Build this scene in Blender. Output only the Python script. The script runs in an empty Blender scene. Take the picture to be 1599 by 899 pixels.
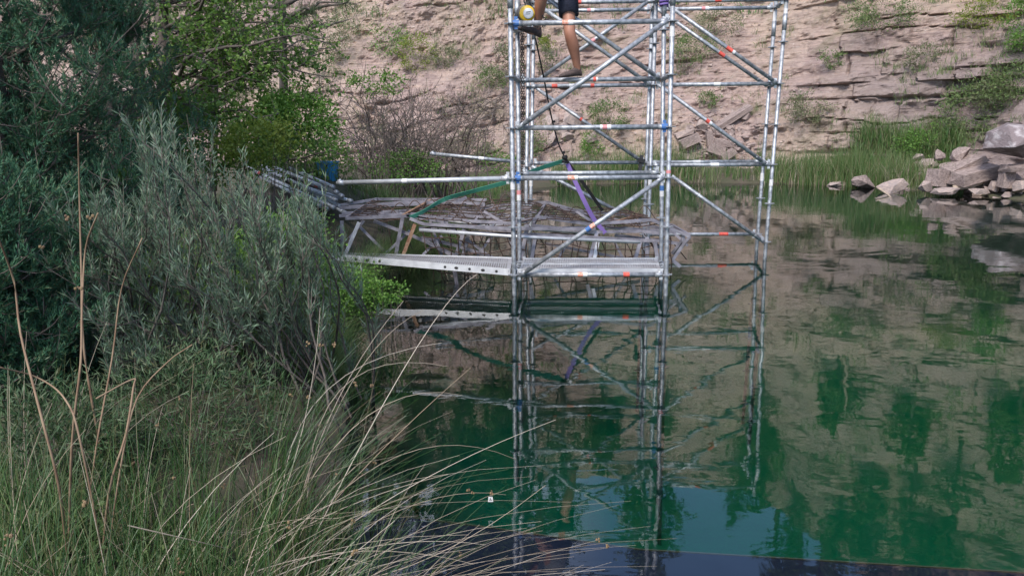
import bpy, bmesh, math, random
import numpy as np
from mathutils import Vector, Matrix
R = math.radians
rng = np.random.default_rng(7); random.seed(7)
scn = bpy.context.scene
COL = scn.collection

# ------------------------------------------------------------------ camera
F_, TH, RO, H = 1200.0, R(12.14), R(-.55), 1.777       # focal length in photo pixels, pitch, roll, height over water
c_, s_ = math.cos(TH), math.sin(TH); cr, sr = math.cos(RO), math.sin(RO)
cd = bpy.data.cameras.new('camera'); cam = bpy.data.objects.new('camera', cd); COL.objects.link(cam)
cd.sensor_width = 36.0; cd.lens = 36.0 * F_ / 1599.0; cd.clip_start = .05; cd.clip_end = 2000
right = Vector((1, 0, 0)); down = Vector((0, -s_, -c_)); fwd = Vector((0, c_, -s_))
r2 = cr * right - sr * down; d2 = sr * right + cr * down
# image = rotation of (right, down): x' = cr x - sr y ; y' = sr x + cr y
m = Matrix((r2, -d2, -fwd)).transposed().to_4x4(); m.translation = (0, 0, H)
cam.matrix_world = m
scn.camera = cam
cd.dof.use_dof = False

def P(px, py, Y):
    """photo pixel + distance along the lake -> point in the scene"""
    a, b = px - 799.5, py - 449.5
    x = (cr * a + sr * b) / F_; y = (-sr * a + cr * b) / F_
    d = np.array([x, c_ - y * s_, -s_ - y * c_]); t = Y / d[1]
    return d * t + np.array([0, 0, H])
def G(px, py, z=0.0):
    a, b = px - 799.5, py - 449.5
    x = (cr * a + sr * b) / F_; y = (-sr * a + cr * b) / F_
    d = np.array([x, c_ - y * s_, -s_ - y * c_]); t = (z - H) / d[2]
    return d * t + np.array([0, 0, H])

# ------------------------------------------------------------------ world, sun, exposure
SUN_EL, SUN_AZ = R(48), R(203)          # azimuth of the sun, clockwise from +Y
w = bpy.data.worlds.new('World'); scn.world = w; w.use_nodes = True
nt = w.node_tree; nt.nodes.clear()
sky = nt.nodes.new('ShaderNodeTexSky'); sky.sky_type = 'NISHITA'; sky.sun_disc = False
sky.sun_elevation = SUN_EL; sky.sun_rotation = SUN_AZ; sky.air_density = 1.0; sky.dust_density = .2; sky.ozone_density = 3.5
tcw = nt.nodes.new('ShaderNodeTexCoord')
mpw = nt.nodes.new('ShaderNodeMapping'); mpw.inputs['Scale'].default_value = (1, 1, 2.2); mpw.inputs['Location'].default_value = (.35, .1, .2)
nzw = nt.nodes.new('ShaderNodeTexNoise'); nzw.inputs['Scale'].default_value = 2.1; nzw.inputs['Detail'].default_value = 7; nzw.inputs['Roughness'].default_value = .58
rpw = nt.nodes.new('ShaderNodeValToRGB'); rpw.color_ramp.elements[0].position = .40; rpw.color_ramp.elements[1].position = .66
mxw = nt.nodes.new('ShaderNodeMix'); mxw.data_type = 'RGBA'
bgw = nt.nodes.new('ShaderNodeBackground'); bgw.inputs['Strength'].default_value = .15
ow = nt.nodes.new('ShaderNodeOutputWorld')
L = nt.links.new
L(tcw.outputs['Generated'], mpw.inputs['Vector']); L(mpw.outputs[0], nzw.inputs['Vector']); L(nzw.outputs['Fac'], rpw.inputs[0])
sxw = nt.nodes.new('ShaderNodeSeparateXYZ'); L(tcw.outputs['Generated'], sxw.inputs[0]); mrw = nt.nodes.new('ShaderNodeMapRange'); mrw.inputs[1].default_value = .12; mrw.inputs[2].default_value = -.10; L(sxw.outputs[0], mrw.inputs[0])
mlw = nt.nodes.new('ShaderNodeMath'); mlw.operation = 'MULTIPLY'; L(rpw.outputs[0], mlw.inputs[0]); L(mrw.outputs[0], mlw.inputs[1]); L(mlw.outputs[0], mxw.inputs[0]); L(sky.outputs[0], mxw.inputs[6]); mxw.inputs[7].default_value = (7.5, 7.6, 8.6, 1)
L(mxw.outputs[2], bgw.inputs[0]); L(bgw.outputs[0], ow.inputs[0])

sl = bpy.data.lights.new('sun', 'SUN'); sl.energy = 2.7; sl.angle = R(16); sl.color = (1, .92, .82)
so = bpy.data.objects.new('sun', sl); COL.objects.link(so)
sd = Vector((math.sin(SUN_AZ) * math.cos(SUN_EL), math.cos(SUN_AZ) * math.cos(SUN_EL), math.sin(SUN_EL)))
so.rotation_euler = sd.to_track_quat('Z', 'Y').to_euler()
vs = scn.view_settings; vs.view_transform = 'Standard'; vs.look = 'None'; vs.gamma = 1; vs.use_curve_mapping = False
vs.exposure = 0.78
scn.cycles.max_bounces = 6; scn.cycles.diffuse_bounces = 3; scn.cycles.glossy_bounces = 3; scn.cycles.transmission_bounces = 2
scn.cycles.transparent_max_bounces = 8; scn.cycles.volume_bounces = 0
scn.cycles.use_denoising = True
scn.cycles.caustics_reflective = False; scn.cycles.caustics_refractive = False

# ------------------------------------------------------------------ materials
def mat(name, col, rough=.6, metal=0, var=None, scale=8, bump=0, bscale=40, island=None, detail=5, trans=0, spec=.5, stretch=None, stops=(.35, .65)):
    m = bpy.data.materials.new(name); m.use_nodes = True
    n = m.node_tree.nodes; l = m.node_tree.links.new; b = n['Principled BSDF']
    b.inputs['Base Color'].default_value = (*col, 1); b.inputs['Roughness'].default_value = rough; b.inputs['Metallic'].default_value = metal
    b.inputs['Specular IOR Level'].default_value = spec
    tc = n.new('ShaderNodeTexCoord'); vec = tc.outputs['Object']
    if stretch:
        mp = n.new('ShaderNodeMapping'); mp.inputs['Scale'].default_value = stretch; l(vec, mp.inputs['Vector']); vec = mp.outputs[0]
    src = None
    if var:
        t = n.new('ShaderNodeTexNoise'); t.inputs['Scale'].default_value = scale; t.inputs['Detail'].default_value = detail; l(vec, t.inputs['Vector'])
        r = n.new('ShaderNodeValToRGB'); r.color_ramp.elements[0].position = stops[0]; r.color_ramp.elements[1].position = stops[1]
        r.color_ramp.elements[0].color = (*col, 1); r.color_ramp.elements[1].color = (*var, 1)
        l(t.outputs['Fac'], r.inputs[0]); src = r.outputs[0]
    if island:
        g = n.new('ShaderNodeNewGeometry'); r = n.new('ShaderNodeValToRGB')
        els = r.color_ramp.elements
        cs = island; els[0].color = (*cs[0], 1); els[1].color = (*cs[-1], 1)
        for i in range(1, len(cs) - 1):
            e = els.new(i / (len(cs) - 1)); e.color = (*cs[i], 1)
        l(g.outputs['Random Per Island'], r.inputs[0])
        if src:
            mx = n.new('ShaderNodeMix'); mx.data_type = 'RGBA'; mx.inputs[0].default_value = .5
            l(src, mx.inputs[6]); l(r.outputs[0], mx.inputs[7]); src = mx.outputs[2]
        else: src = r.outputs[0]
    if src: l(src, b.inputs['Base Color'])
    if bump:
        t = n.new('ShaderNodeTexNoise'); t.inputs['Scale'].default_value = bscale; t.inputs['Detail'].default_value = 6; l(vec, t.inputs['Vector'])
        bp = n.new('ShaderNodeBump'); bp.inputs['Strength'].default_value = bump; bp.inputs['Distance'].default_value = .02
        l(t.outputs['Fac'], bp.inputs['Height']); l(bp.outputs[0], b.inputs['Normal'])
    if trans:
        tr = n.new('ShaderNodeBsdfTranslucent'); mx = n.new('ShaderNodeMixShader'); mx.inputs[0].default_value = trans
        if src: l(src, tr.inputs[0])
        else: tr.inputs[0].default_value = (*col, 1)
        o = n['Material Output']; l(b.outputs[0], mx.inputs[1]); l(tr.outputs[0], mx.inputs[2]); l(mx.outputs[0], o.inputs['Surface'])
    return m

M = {}
M['galv'] = mat('galvanised', (.22, .235, .26), .5, .55, (.47, .49, .52), 22, .15, 90)
M['galv_pale'] = mat('galvanised_bright', (.42, .43, .45), .45, .35, (.58, .59, .61), 10, .1, 60)
M['steel'] = mat('raw_steel', (.17, .16, .185), .5, .3, (.33, .31, .35), 9, .2, 80)
M['steel_white'] = mat('pale_steel', (.6, .6, .62), .4, .3, (.4, .39, .4), 9)
M['rust'] = mat('rust', (.20, .09, .05), .85, .1, (.34, .22, .14), 22, .3, 90)
M['wire'] = mat('mesh_wire', (.05, .035, .03), .7, .4, (.10, .06, .045), 6)
M['deckm'] = mat('deck_steel', (.5, .5, .52), .5, .5, (.38, .36, .37), 5, .1, 60)
M['red'] = mat('red_tape', (.55, .07, .06), .5, 0, (.75, .12, .08), 30)
M['orange'] = mat('orange_tape', (.62, .17, .08), .5, 0, (.8, .5, .42), 60)
M['white'] = mat('white_sticker', (.75, .75, .76), .5, 0, (.62, .6, .6), 60)
M['pink'] = mat('pink_tape', (.62, .25, .26), .5)
M['blue'] = mat('blue_paint', (.05, .14, .36), .5)
M['pblue'] = mat('blue_plastic', (.03, .22, .50), .42, 0, (.05, .28, .58), 5)
M['purple'] = mat('purple_webbing', (.20, .13, .38), .8, 0, None)
M['greenw'] = mat('green_webbing', (.06, .30, .20), .75, 0, (.08, .34, .24), 9)
M['black'] = mat('black_webbing', (.012, .012, .014), .7)
M['yellow'] = mat('yellow_paint', (.72, .45, .03), .4)
M['chain'] = mat('chain_steel', (.10, .09, .085), .4, .8)
M['skin'] = mat('skin', (.40, .19, .125), .55, 0, (.33, .15, .10), 12)
M['shorts'] = mat('navy_cloth', (.012, .014, .03), .85, 0, (.02, .024, .045), 25, .3, 50)
M['shirt'] = mat('grey_cloth', (.2, .2, .22), .9)
M['shoe'] = mat('shoe', (.05, .035, .035), .8, 0, (.1, .07, .06), 30)
M['hair'] = mat('hair', (.03, .02, .012), .7)
M['bark'] = mat('bark', (.075, .06, .052), .9, 0, (.14, .12, .105), 9, .6, 30)
M['twig'] = mat('twigs', (.10, .075, .065), .9, 0, (.17, .14, .125), 6)
M['willow_leaf'] = mat('willow_leaf', (.10, .15, .11), .55, island=[(.08, .14, .075), (.13, .20, .13), (.22, .29, .22), (.15, .23, .12)], trans=.3)
M['juniper_leaf'] = mat('juniper_leaf', (.03, .07, .045), .6, island=[(.025, .085, .045), (.04, .13, .065), (.065, .18, .09), (.09, .12, .045)], trans=.15)
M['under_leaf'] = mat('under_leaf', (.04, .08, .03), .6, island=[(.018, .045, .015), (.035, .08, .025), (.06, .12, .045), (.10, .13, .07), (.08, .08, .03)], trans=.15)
M['maple_leaf'] = mat('maple_leaf', (.06, .13, .03), .5, island=[(.09, .19, .04), (.14, .27, .05), (.22, .35, .07), (.10, .21, .06)], trans=.45)
M['bright_leaf'] = mat('bright_leaf', (.10, .22, .035), .5, island=[(.08, .18, .03), (.13, .27, .05), (.18, .32, .06)], trans=.4)
M['yellow_leaf'] = mat('yellow_leaf', (.22, .27, .04), .5, island=[(.17, .24, .03), (.27, .32, .05), (.12, .2, .03)], trans=.4)
M['pine_leaf'] = mat('pine_leaf', (.05, .09, .03), .6, island=[(.035, .075, .025), (.06, .115, .035), (.09, .14, .04)], trans=.15)
M['shrub_leaf'] = mat('shrub_leaf', (.10, .17, .05), .6, island=[(.07, .12, .04), (.12, .19, .06), (.18, .24, .08)], trans=.25)
M['olive_leaf'] = mat('olive_leaf', (.13, .16, .08), .6, island=[(.10, .12, .06), (.16, .19, .09), (.20, .20, .11)], trans=.2)
M['rush'] = mat('rush_green', (.05, .11, .035), .5, island=[(.010, .028, .010), (.018, .055, .014), (.032, .085, .02), (.05, .11, .03), (.12, .10, .05)], trans=.2)
M['reed'] = mat('reed_green', (.10, .20, .05), .5, island=[(.05, .12, .03), (.08, .17, .045), (.14, .20, .07), (.22, .20, .11)], trans=.25)
M['dry'] = mat('dry_stalk', (.36, .30, .23), .7, island=[(.22, .17, .12), (.34, .28, .21), (.46, .40, .33), (.28, .20, .13)])
M['deadstem'] = mat('dead_stem', (.17, .10, .06), .8, 0, (.27, .19, .12), 12)
M['head'] = mat('seed_head', (.22, .15, .08), .9, island=[(.10, .06, .04), (.22, .15, .08), (.16, .11, .05)])
M['wood'] = mat('driftwood', (.42, .33, .25), .8, 0, (.30, .24, .19), 10, .4, 30, stretch=(1, 1, 1))
M['rock'] = mat('grey_rock', (.19, .145, .135), .9, 0, (.36, .285, .26), 5.5, .9, 14, detail=8)
M['rock_pale'] = mat('pale_rock', (.44, .34, .295), .9, 0, (.27, .225, .215), 5.5, .9, 16, detail=8)
M['rock_wet'] = mat('algae_rock', (.20, .17, .09), .9, 0, (.30, .25, .14), 5, .6, 18, detail=8)
M['rock_lichen'] = mat('lichen_rock', (.19, .155, .16), .9, 0, (.48, .44, .45), 3.2, .9, 14, detail=10, stops=(.50, .74))
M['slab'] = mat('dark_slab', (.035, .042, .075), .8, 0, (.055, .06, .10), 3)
M['slabedge'] = mat('pale_edge', (.36, .31, .17), .8)

# ------------------------------------------------------------------ object helpers
def link(o, parent=None):
    COL.objects.link(o)
    if parent is not None: o.parent = parent
    return o
def tag(o, label=None, cat=None, group=None, kind=None):
    if label: o['label'] = label
    if cat: o['category'] = cat
    if group: o['group'] = group
    if kind: o['kind'] = kind
    return o
def thing(name, label, cat, loc=(0, 0, 0), group=None):
    o = bpy.data.objects.new(name, None); o.location = loc; o.empty_display_size = .1
    link(o); return tag(o, label, cat, group)
def mesh_from(name, V, Q=None, T=None, material=None, parent=None, smooth=False):
    me = bpy.data.meshes.new(name)
    V = np.asarray(V, np.float32); nq = 0 if Q is None else len(Q); ntq = 0 if T is None else len(T)
    loops = np.concatenate([np.asarray(Q, np.int32).ravel() if nq else np.zeros(0, np.int32), np.asarray(T, np.int32).ravel() if ntq else np.zeros(0, np.int32)])
    me.vertices.add(len(V)); me.vertices.foreach_set('co', V.ravel())
    me.loops.add(len(loops)); me.loops.foreach_set('vertex_index', loops)
    starts = np.concatenate([np.arange(nq) * 4, nq * 4 + np.arange(ntq) * 3]).astype(np.int32)
    me.polygons.add(nq + ntq); me.polygons.foreach_set('loop_start', starts)
    me.polygons.foreach_set('use_smooth', np.full(nq + ntq, bool(smooth)))
    me.update(calc_edges=True); me.validate()
    if material: me.materials.append(material)
    o = bpy.data.objects.new(name, me); link(o, parent)
    if parent is not None: o.matrix_parent_inverse = parent_inv(parent)
    return o
def parent_inv(p):
    return Matrix.Translation(p.location).inverted() if p.type == 'EMPTY' else Matrix.Identity(4)
def unit(v):
    v = np.asarray(v, float); return v / (np.linalg.norm(v, axis=-1, keepdims=True) + 1e-9)
def rdir(n): return unit(rng.normal(size=(n, 3)))

class MB:
    def __init__(s): s.v = []; s.q = []; s.t = []; s.n = 0
    def add(s, V, Q=None, T=None):
        V = np.asarray(V, float)
        if Q is not None and len(Q): s.q.append(np.asarray(Q) + s.n)
        if T is not None and len(T): s.t.append(np.asarray(T) + s.n)
        s.v.append(V); s.n += len(V); return s
    def tubes(s, paths, rad, sides=4):
        """paths (N,K,3), rad (N,K)"""
        paths = np.asarray(paths, float); N, K, _ = paths.shape
        rad = np.broadcast_to(np.asarray(rad, float), (N, K))
        d = np.gradient(paths, axis=1); d = unit(d)
        ref = np.where(np.abs(d[:, :1, 2:3]) > .9, np.array([1., 0, 0]), np.array([0, 0, 1.]))
        ref = np.broadcast_to(ref, d.shape)
        a = unit(np.cross(d, ref)); b = np.cross(d, a)
        ang = np.arange(sides) * 2 * np.pi / sides
        V = paths[:, :, None] + rad[:, :, None, None] * (a[:, :, None] * np.cos(ang)[:, None] + b[:, :, None] * np.sin(ang)[:, None])
        idx = np.arange(N * K * sides).reshape(N, K, sides)
        i0 = idx[:, :-1]; i1 = idx[:, 1:]
        Q = np.stack([i0, np.roll(i0, -1, 2), np.roll(i1, -1, 2), i1], -1).reshape(-1, 4)
        V = V.reshape(-1, 3); n0 = len(V)
        caps = paths[:, [0, -1]].reshape(-1, 3)
        ci = n0 + np.arange(N * 2).reshape(N, 2)
        T1 = np.stack([np.broadcast_to(ci[:, :1], (N, sides)), np.roll(idx[:, 0], -1, 1), idx[:, 0]], -1).reshape(-1, 3)
        T2 = np.stack([np.broadcast_to(ci[:, 1:], (N, sides)), idx[:, -1], np.roll(idx[:, -1], -1, 1)], -1).reshape(-1, 3)
        return s.add(np.concatenate([V, caps]), Q, np.concatenate([T1, T2]))
    def tube(s, pts, r, sides=10):
        pts = np.asarray(pts, float); r = np.atleast_1d(np.asarray(r, float)); rr = np.interp(np.linspace(0, 1, len(pts)), np.linspace(0, 1, len(r)), r)
        return s.tubes(pts[None], rr[None], sides)
    def bar(s, a, b, w, h=None, up=(0, 0, 1), trim=0):
        """rectangular bar a-b"""
        h = h or w; a = np.array(a, float); b = np.array(b, float); d = unit(b - a); a = a + d * trim; b = b - d * trim
        u = np.array(up, float)
        if abs(d @ unit(u)) > .95: u = np.array([1., 0, 0])
        sx = unit(np.cross(d, u)); sz = np.cross(sx, d)
        V = [p + sx * i * w / 2 + sz * j * h / 2 for p in (a, b) for (i, j) in ((-1, -1), (1, -1), (1, 1), (-1, 1))]
        return s.add(V, [(0, 1, 2, 3), (7, 6, 5, 4), (0, 4, 5, 1), (1, 5, 6, 2), (2, 6, 7, 3), (3, 7, 4, 0)])
    def leaves(s, pos, d, L_, W_, nrm=None):
        """pointed leaves: one diamond each, folded a little"""
        N = len(pos); d = unit(d); nrm = rdir(N) if nrm is None else nrm
        sd_ = unit(np.cross(d, nrm)); up = np.cross(sd_, d)
        L_ = np.broadcast_to(L_, (N,))[:, None]; W_ = np.broadcast_to(W_, (N,))[:, None]
        V = np.stack([pos, pos + d * L_ * .45 + sd_ * W_ / 2 + up * W_ * .15, pos + d * L_, pos + d * L_ * .45 - sd_ * W_ / 2 + up * W_ * .15], 1)
        return s.add(V.reshape(-1, 3), np.arange(4 * N).reshape(N, 4))
    def blades(s, paths, w, side=None):
        paths = np.asarray(paths, float); N, K, _ = paths.shape
        side = unit(rng.normal(size=(N, 3)) * [1, 1, .15]) if side is None else side
        wk = np.broadcast_to(w, (N,))[:, None] * np.linspace(1, .12, K)[None]
        V = np.stack([paths - side[:, None] * wk[..., None] / 2, paths + side[:, None] * wk[..., None] / 2], 2)
        idx = np.arange(N * K * 2).reshape(N, K, 2)
        Q = np.stack([idx[:, :-1, 0], idx[:, :-1, 1], idx[:, 1:, 1], idx[:, 1:, 0]], -1).reshape(-1, 4)
        return s.add(V.reshape(-1, 3), Q)
    def build(s, name, material=None, parent=None, smooth=False):
        V = np.concatenate(s.v); Q = np.concatenate(s.q) if s.q else None; T = np.concatenate(s.t) if s.t else None
        return mesh_from(name, V, Q, T, material, parent, smooth)

def vnoise(p, seed=0):
    """value noise, p (...,3)"""
    i = np.floor(p).astype(np.int64); f = p - i; f = f * f * (3 - 2 * f)
    def h(a):
        n = (a[..., 0] * 374761393 + a[..., 1] * 668265263 + a[..., 2] * 2147483647 + seed * 1274126177) & 0xffffffff
        n = ((n ^ (n >> 13)) * 1274126177) & 0xffffffff
        return ((n ^ (n >> 16)) & 0xffff) / 65535.0
    r = 0
    for dx in (0, 1):
        for dy in (0, 1):
            for dz in (0, 1):
                wt = (f[..., 0] if dx else 1 - f[..., 0]) * (f[..., 1] if dy else 1 - f[..., 1]) * (f[..., 2] if dz else 1 - f[..., 2])
                r = r + wt * h(i + np.array([dx, dy, dz]))
    return r
def fbm(p, o=4, seed=0):
    r = 0; a = .5
    for k in range(o): r = r + a * vnoise(p * 2 ** k, seed + k); a *= .5
    return r
def sstep(a, b, x):
    t = np.clip((x - a) / (b - a), 0, 1); return t * t * (3 - 2 * t)

# ------------------------------------------------------------------ shore, ground, lake bed
SH = np.array([(-.30, -8), (-.35, 0), (-.62, 1.6), (-.74, 2.6), (-.86, 3.4), (-1.02, 4.3), (-1.30, 5.6), (-1.55, 6.9), (-1.62, 8.0), (-1.40, 8.9),
      (-1.15, 10.0), (-.95, 11.2), (-.85, 13.0), (-.70, 15.4), (-.35, 18.4), (.4, 21.2), (2.0, 22.7), (4.0, 22.9), (6.2, 22.6), (8.8, 21.6),
      (10.3, 19.9), (11.1, 17.9), (12.0, 15.5), (13.0, 11), (14, 4), (14, -8)], float)
def sdist(x, y):
    """signed distance: positive on land"""
    p = np.stack([x, y], -1); best = np.full(x.shape, 1e9)
    for a, b in zip(SH[:-1], SH[1:]):
        d = b - a; t = np.clip(((p - a) @ d) / (d @ d), 0, 1); q = a + t[..., None] * d
        best = np.minimum(best, np.hypot(*(np.moveaxis(p - q, -1, 0))))
    inside = np.zeros(x.shape, bool)
    n = len(SH)
    for i in range(n):
        a, b = SH[i], SH[(i + 1) % n]
        cnd = (a[1] > y) != (b[1] > y)
        with np.errstate(divide='ignore', invalid='ignore'):
            xi = (b[0] - a[0]) * (y - a[1]) / (b[1] - a[1] + 1e-12) + a[0]
        inside ^= cnd & (x < xi)
    return np.where(inside, -best, best)
def ground_z(x, y):
    x = np.asarray(x, float); y = np.asarray(y, float); d = sdist(x, y)
    n = fbm(np.stack([x * .9, y * .9, 0 * x], -1), 4, 3) - .47
    land = .04 + .17 * (1 - np.exp(-np.maximum(d, 0) / .5)) + .045 * np.maximum(d, 0) + n * .2 * np.clip(d, 0, 1)
    land = land + .76 * np.exp(-(((x + 2.85) / 1.2) ** 2 + ((y - 11.2) / 1.4) ** 2)) * np.clip(d / .6, 0, 1)
    wd = np.maximum(-d, 0); far = sstep(10, 15, y)
    deep = (1 - far) * 3.1 + far * 1.1
    water = .04 - deep * (1 - np.exp(-wd / (1.3 + 1.2 * far))) - .25 * np.minimum(wd, .3) + n * .35
    water = water + 1.5 * np.exp(-(((x + .1) / 1.5) ** 2 + ((y - 9.9) / 1.3) ** 2)) * (1 - np.exp(-wd / .8))
    return np.where(d > 0, land, water)
def gz(x, y): return float(ground_z(np.array([x]), np.array([y]))[0])

def grid_mesh(name, xs, ys, zf, material):
    X, Y = np.meshgrid(xs, ys); Z = zf(X, Y); ny, nx = X.shape
    i = np.arange(nx * ny).reshape(ny, nx)
    Q = np.stack([i[:-1, :-1], i[:-1, 1:], i[1:, 1:], i[1:, :-1]], -1).reshape(-1, 4)
    return mesh_from(name, np.stack([X, Y, Z], -1).reshape(-1, 3), Q, None, material, None, True)

mg = mat('soil', (.085, .065, .05), .95, 0, (.05, .055, .028), 1.3, .8, 22, detail=8)
# lake bed colour: pale marl under water, dark soil on land (by height)
n = mg.node_tree.nodes; l = mg.node_tree.links.new; b = n['Principled BSDF']
geo = n.new('ShaderNodeNewGeometry'); sep = n.new('ShaderNodeSeparateXYZ'); l(geo.outputs['Position'], sep.inputs[0])
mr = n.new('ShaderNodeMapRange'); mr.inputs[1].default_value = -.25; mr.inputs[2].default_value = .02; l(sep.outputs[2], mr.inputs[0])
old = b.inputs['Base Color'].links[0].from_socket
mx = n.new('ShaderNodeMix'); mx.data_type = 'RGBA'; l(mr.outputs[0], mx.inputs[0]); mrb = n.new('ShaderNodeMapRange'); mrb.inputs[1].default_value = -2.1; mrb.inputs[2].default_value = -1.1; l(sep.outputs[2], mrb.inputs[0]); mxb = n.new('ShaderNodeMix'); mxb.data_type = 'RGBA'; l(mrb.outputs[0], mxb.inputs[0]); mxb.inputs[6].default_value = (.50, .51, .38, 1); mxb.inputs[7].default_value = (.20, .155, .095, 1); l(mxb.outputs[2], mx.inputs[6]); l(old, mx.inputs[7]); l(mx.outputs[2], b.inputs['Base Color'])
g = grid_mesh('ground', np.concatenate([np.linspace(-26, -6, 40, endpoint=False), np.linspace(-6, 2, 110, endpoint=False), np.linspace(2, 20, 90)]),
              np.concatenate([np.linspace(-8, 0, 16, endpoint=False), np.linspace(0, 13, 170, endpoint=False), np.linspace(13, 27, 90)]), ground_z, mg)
tag(g, kind='structure')

# water: closed box, absorbing
wm = bpy.data.materials.new('lake_water'); wm.use_nodes = True
n = wm.node_tree.nodes; l = wm.node_tree.links.new; n.clear()
out = n.new('ShaderNodeOutputMaterial'); mix = n.new('ShaderNodeMixShader'); gl = n.new('ShaderNodeBsdfGlossy'); gl.inputs['Roughness'].default_value = .02
tr = n.new('ShaderNodeBsdfTransparent'); fr = n.new('ShaderNodeFresnel'); fr.inputs['IOR'].default_value = 1.72
gl.inputs[0].default_value = (1, 1, 1, 1)
tc = n.new('ShaderNodeTexCoord')
def wavetex(scale, sx, sy, det, rgh=.5):
    mp = n.new('ShaderNodeMapping'); mp.inputs['Scale'].default_value = (sx, sy, 1); l(tc.outputs['Object'], mp.inputs[0])
    t = n.new('ShaderNodeTexNoise'); t.inputs['Scale'].default_value = scale; t.inputs['Detail'].default_value = det; t.inputs['Roughness'].default_value = rgh
    t.inputs['Distortion'].default_value = .6
    l(mp.outputs[0], t.inputs['Vector']); return t.outputs['Fac']
a1 = wavetex(.9, 1, 1.4, 2); a2 = wavetex(5.0, .8, 1.6, 2)
ml = n.new('ShaderNodeMath'); ml.operation = 'MULTIPLY_ADD'; l(a2, ml.inputs[0]); ml.inputs[1].default_value = .12; l(a1, ml.inputs[2])
bp = n.new('ShaderNodeBump'); bp.inputs['Strength'].default_value = 1.0; bp.inputs['Distance'].default_value = .004; l(ml.outputs[0], bp.inputs['Height'])
l(bp.outputs[0], gl.inputs['Normal']); l(bp.outputs[0], fr.inputs['Normal'])
l(fr.outputs[0], mix.inputs[0]); l(tr.outputs[0], mix.inputs[1]); l(gl.outputs[0], mix.inputs[2]); l(mix.outputs[0], out.inputs['Surface'])
va = n.new('ShaderNodeVolumeAbsorption'); va.inputs['Color'].default_value = (.01, .925, .84, 1); va.inputs['Density'].default_value = .85
l(va.outputs[0], out.inputs['Volume'])
V = [(x, y, z) for z in (-4.5, 0) for (x, y) in ((-2.6, -7.9), (15.5, -7.9), (15.5, 25), (-2.6, 25))]
wo = mesh_from('lake_water', V, [(3, 2, 1, 0), (4, 5, 6, 7), (0, 1, 5, 4), (1, 2, 6, 5), (2, 3, 7, 6), (3, 0, 4, 7)], None, wm); tag(wo, kind='structure')

# ------------------------------------------------------------------ cliff (curved bedded slope round the far side)
def catmull(pts, n):
    pts = np.asarray(pts, float); P_ = np.vstack([2 * pts[0] - pts[1], pts, 2 * pts[-1] - pts[-2]])
    out = []
    for i in range(1, len(P_) - 2):
        t = np.linspace(0, 1, n, endpoint=False)[:, None]
        p0, p1, p2, p3 = P_[i - 1:i + 3]
        out.append(.5 * ((2 * p1) + (-p0 + p2) * t + (2 * p0 - 5 * p1 + 4 * p2 - p3) * t * t + (-p0 + 3 * p1 - 3 * p2 + p3) * t ** 3))
    out.append(pts[-1:]); return np.concatenate(out)
def catmull3(pts, n):
    pts = np.asarray(pts, float)
    if len(pts) == 2: return pts[0] + (pts[1] - pts[0]) * np.linspace(0, 1, n)[:, None]
    return catmull(pts, max(3, n // (len(pts) - 1)))
BASE = catmull([(-30, 20), (-18, 23.5), (-9, 24.2), (-4, 23.6), (.5, 23.4), (4, 24.2), (7, 23.9), (10, 22.6), (12.2, 20.5), (13.6, 17), (14.8, 12), (15.6, 5), (16, -8)], 60)
seg = np.r_[0, np.cumsum(np.hypot(*np.diff(BASE, axis=0).T))]
ULEN = seg[-1]
def base_at(u):
    return np.stack([np.interp(u, seg, BASE[:, 0]), np.interp(u, seg, BASE[:, 1])], -1)
def base_n(u):
    d = base_at(u + .8) - base_at(u - .8); d = unit(d); return np.stack([-d[..., 1], d[..., 0]], -1)
U0 = float(np.interp(0.5, BASE[:, 0][:400], seg[:400]))     # u at x = 0.5
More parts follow.
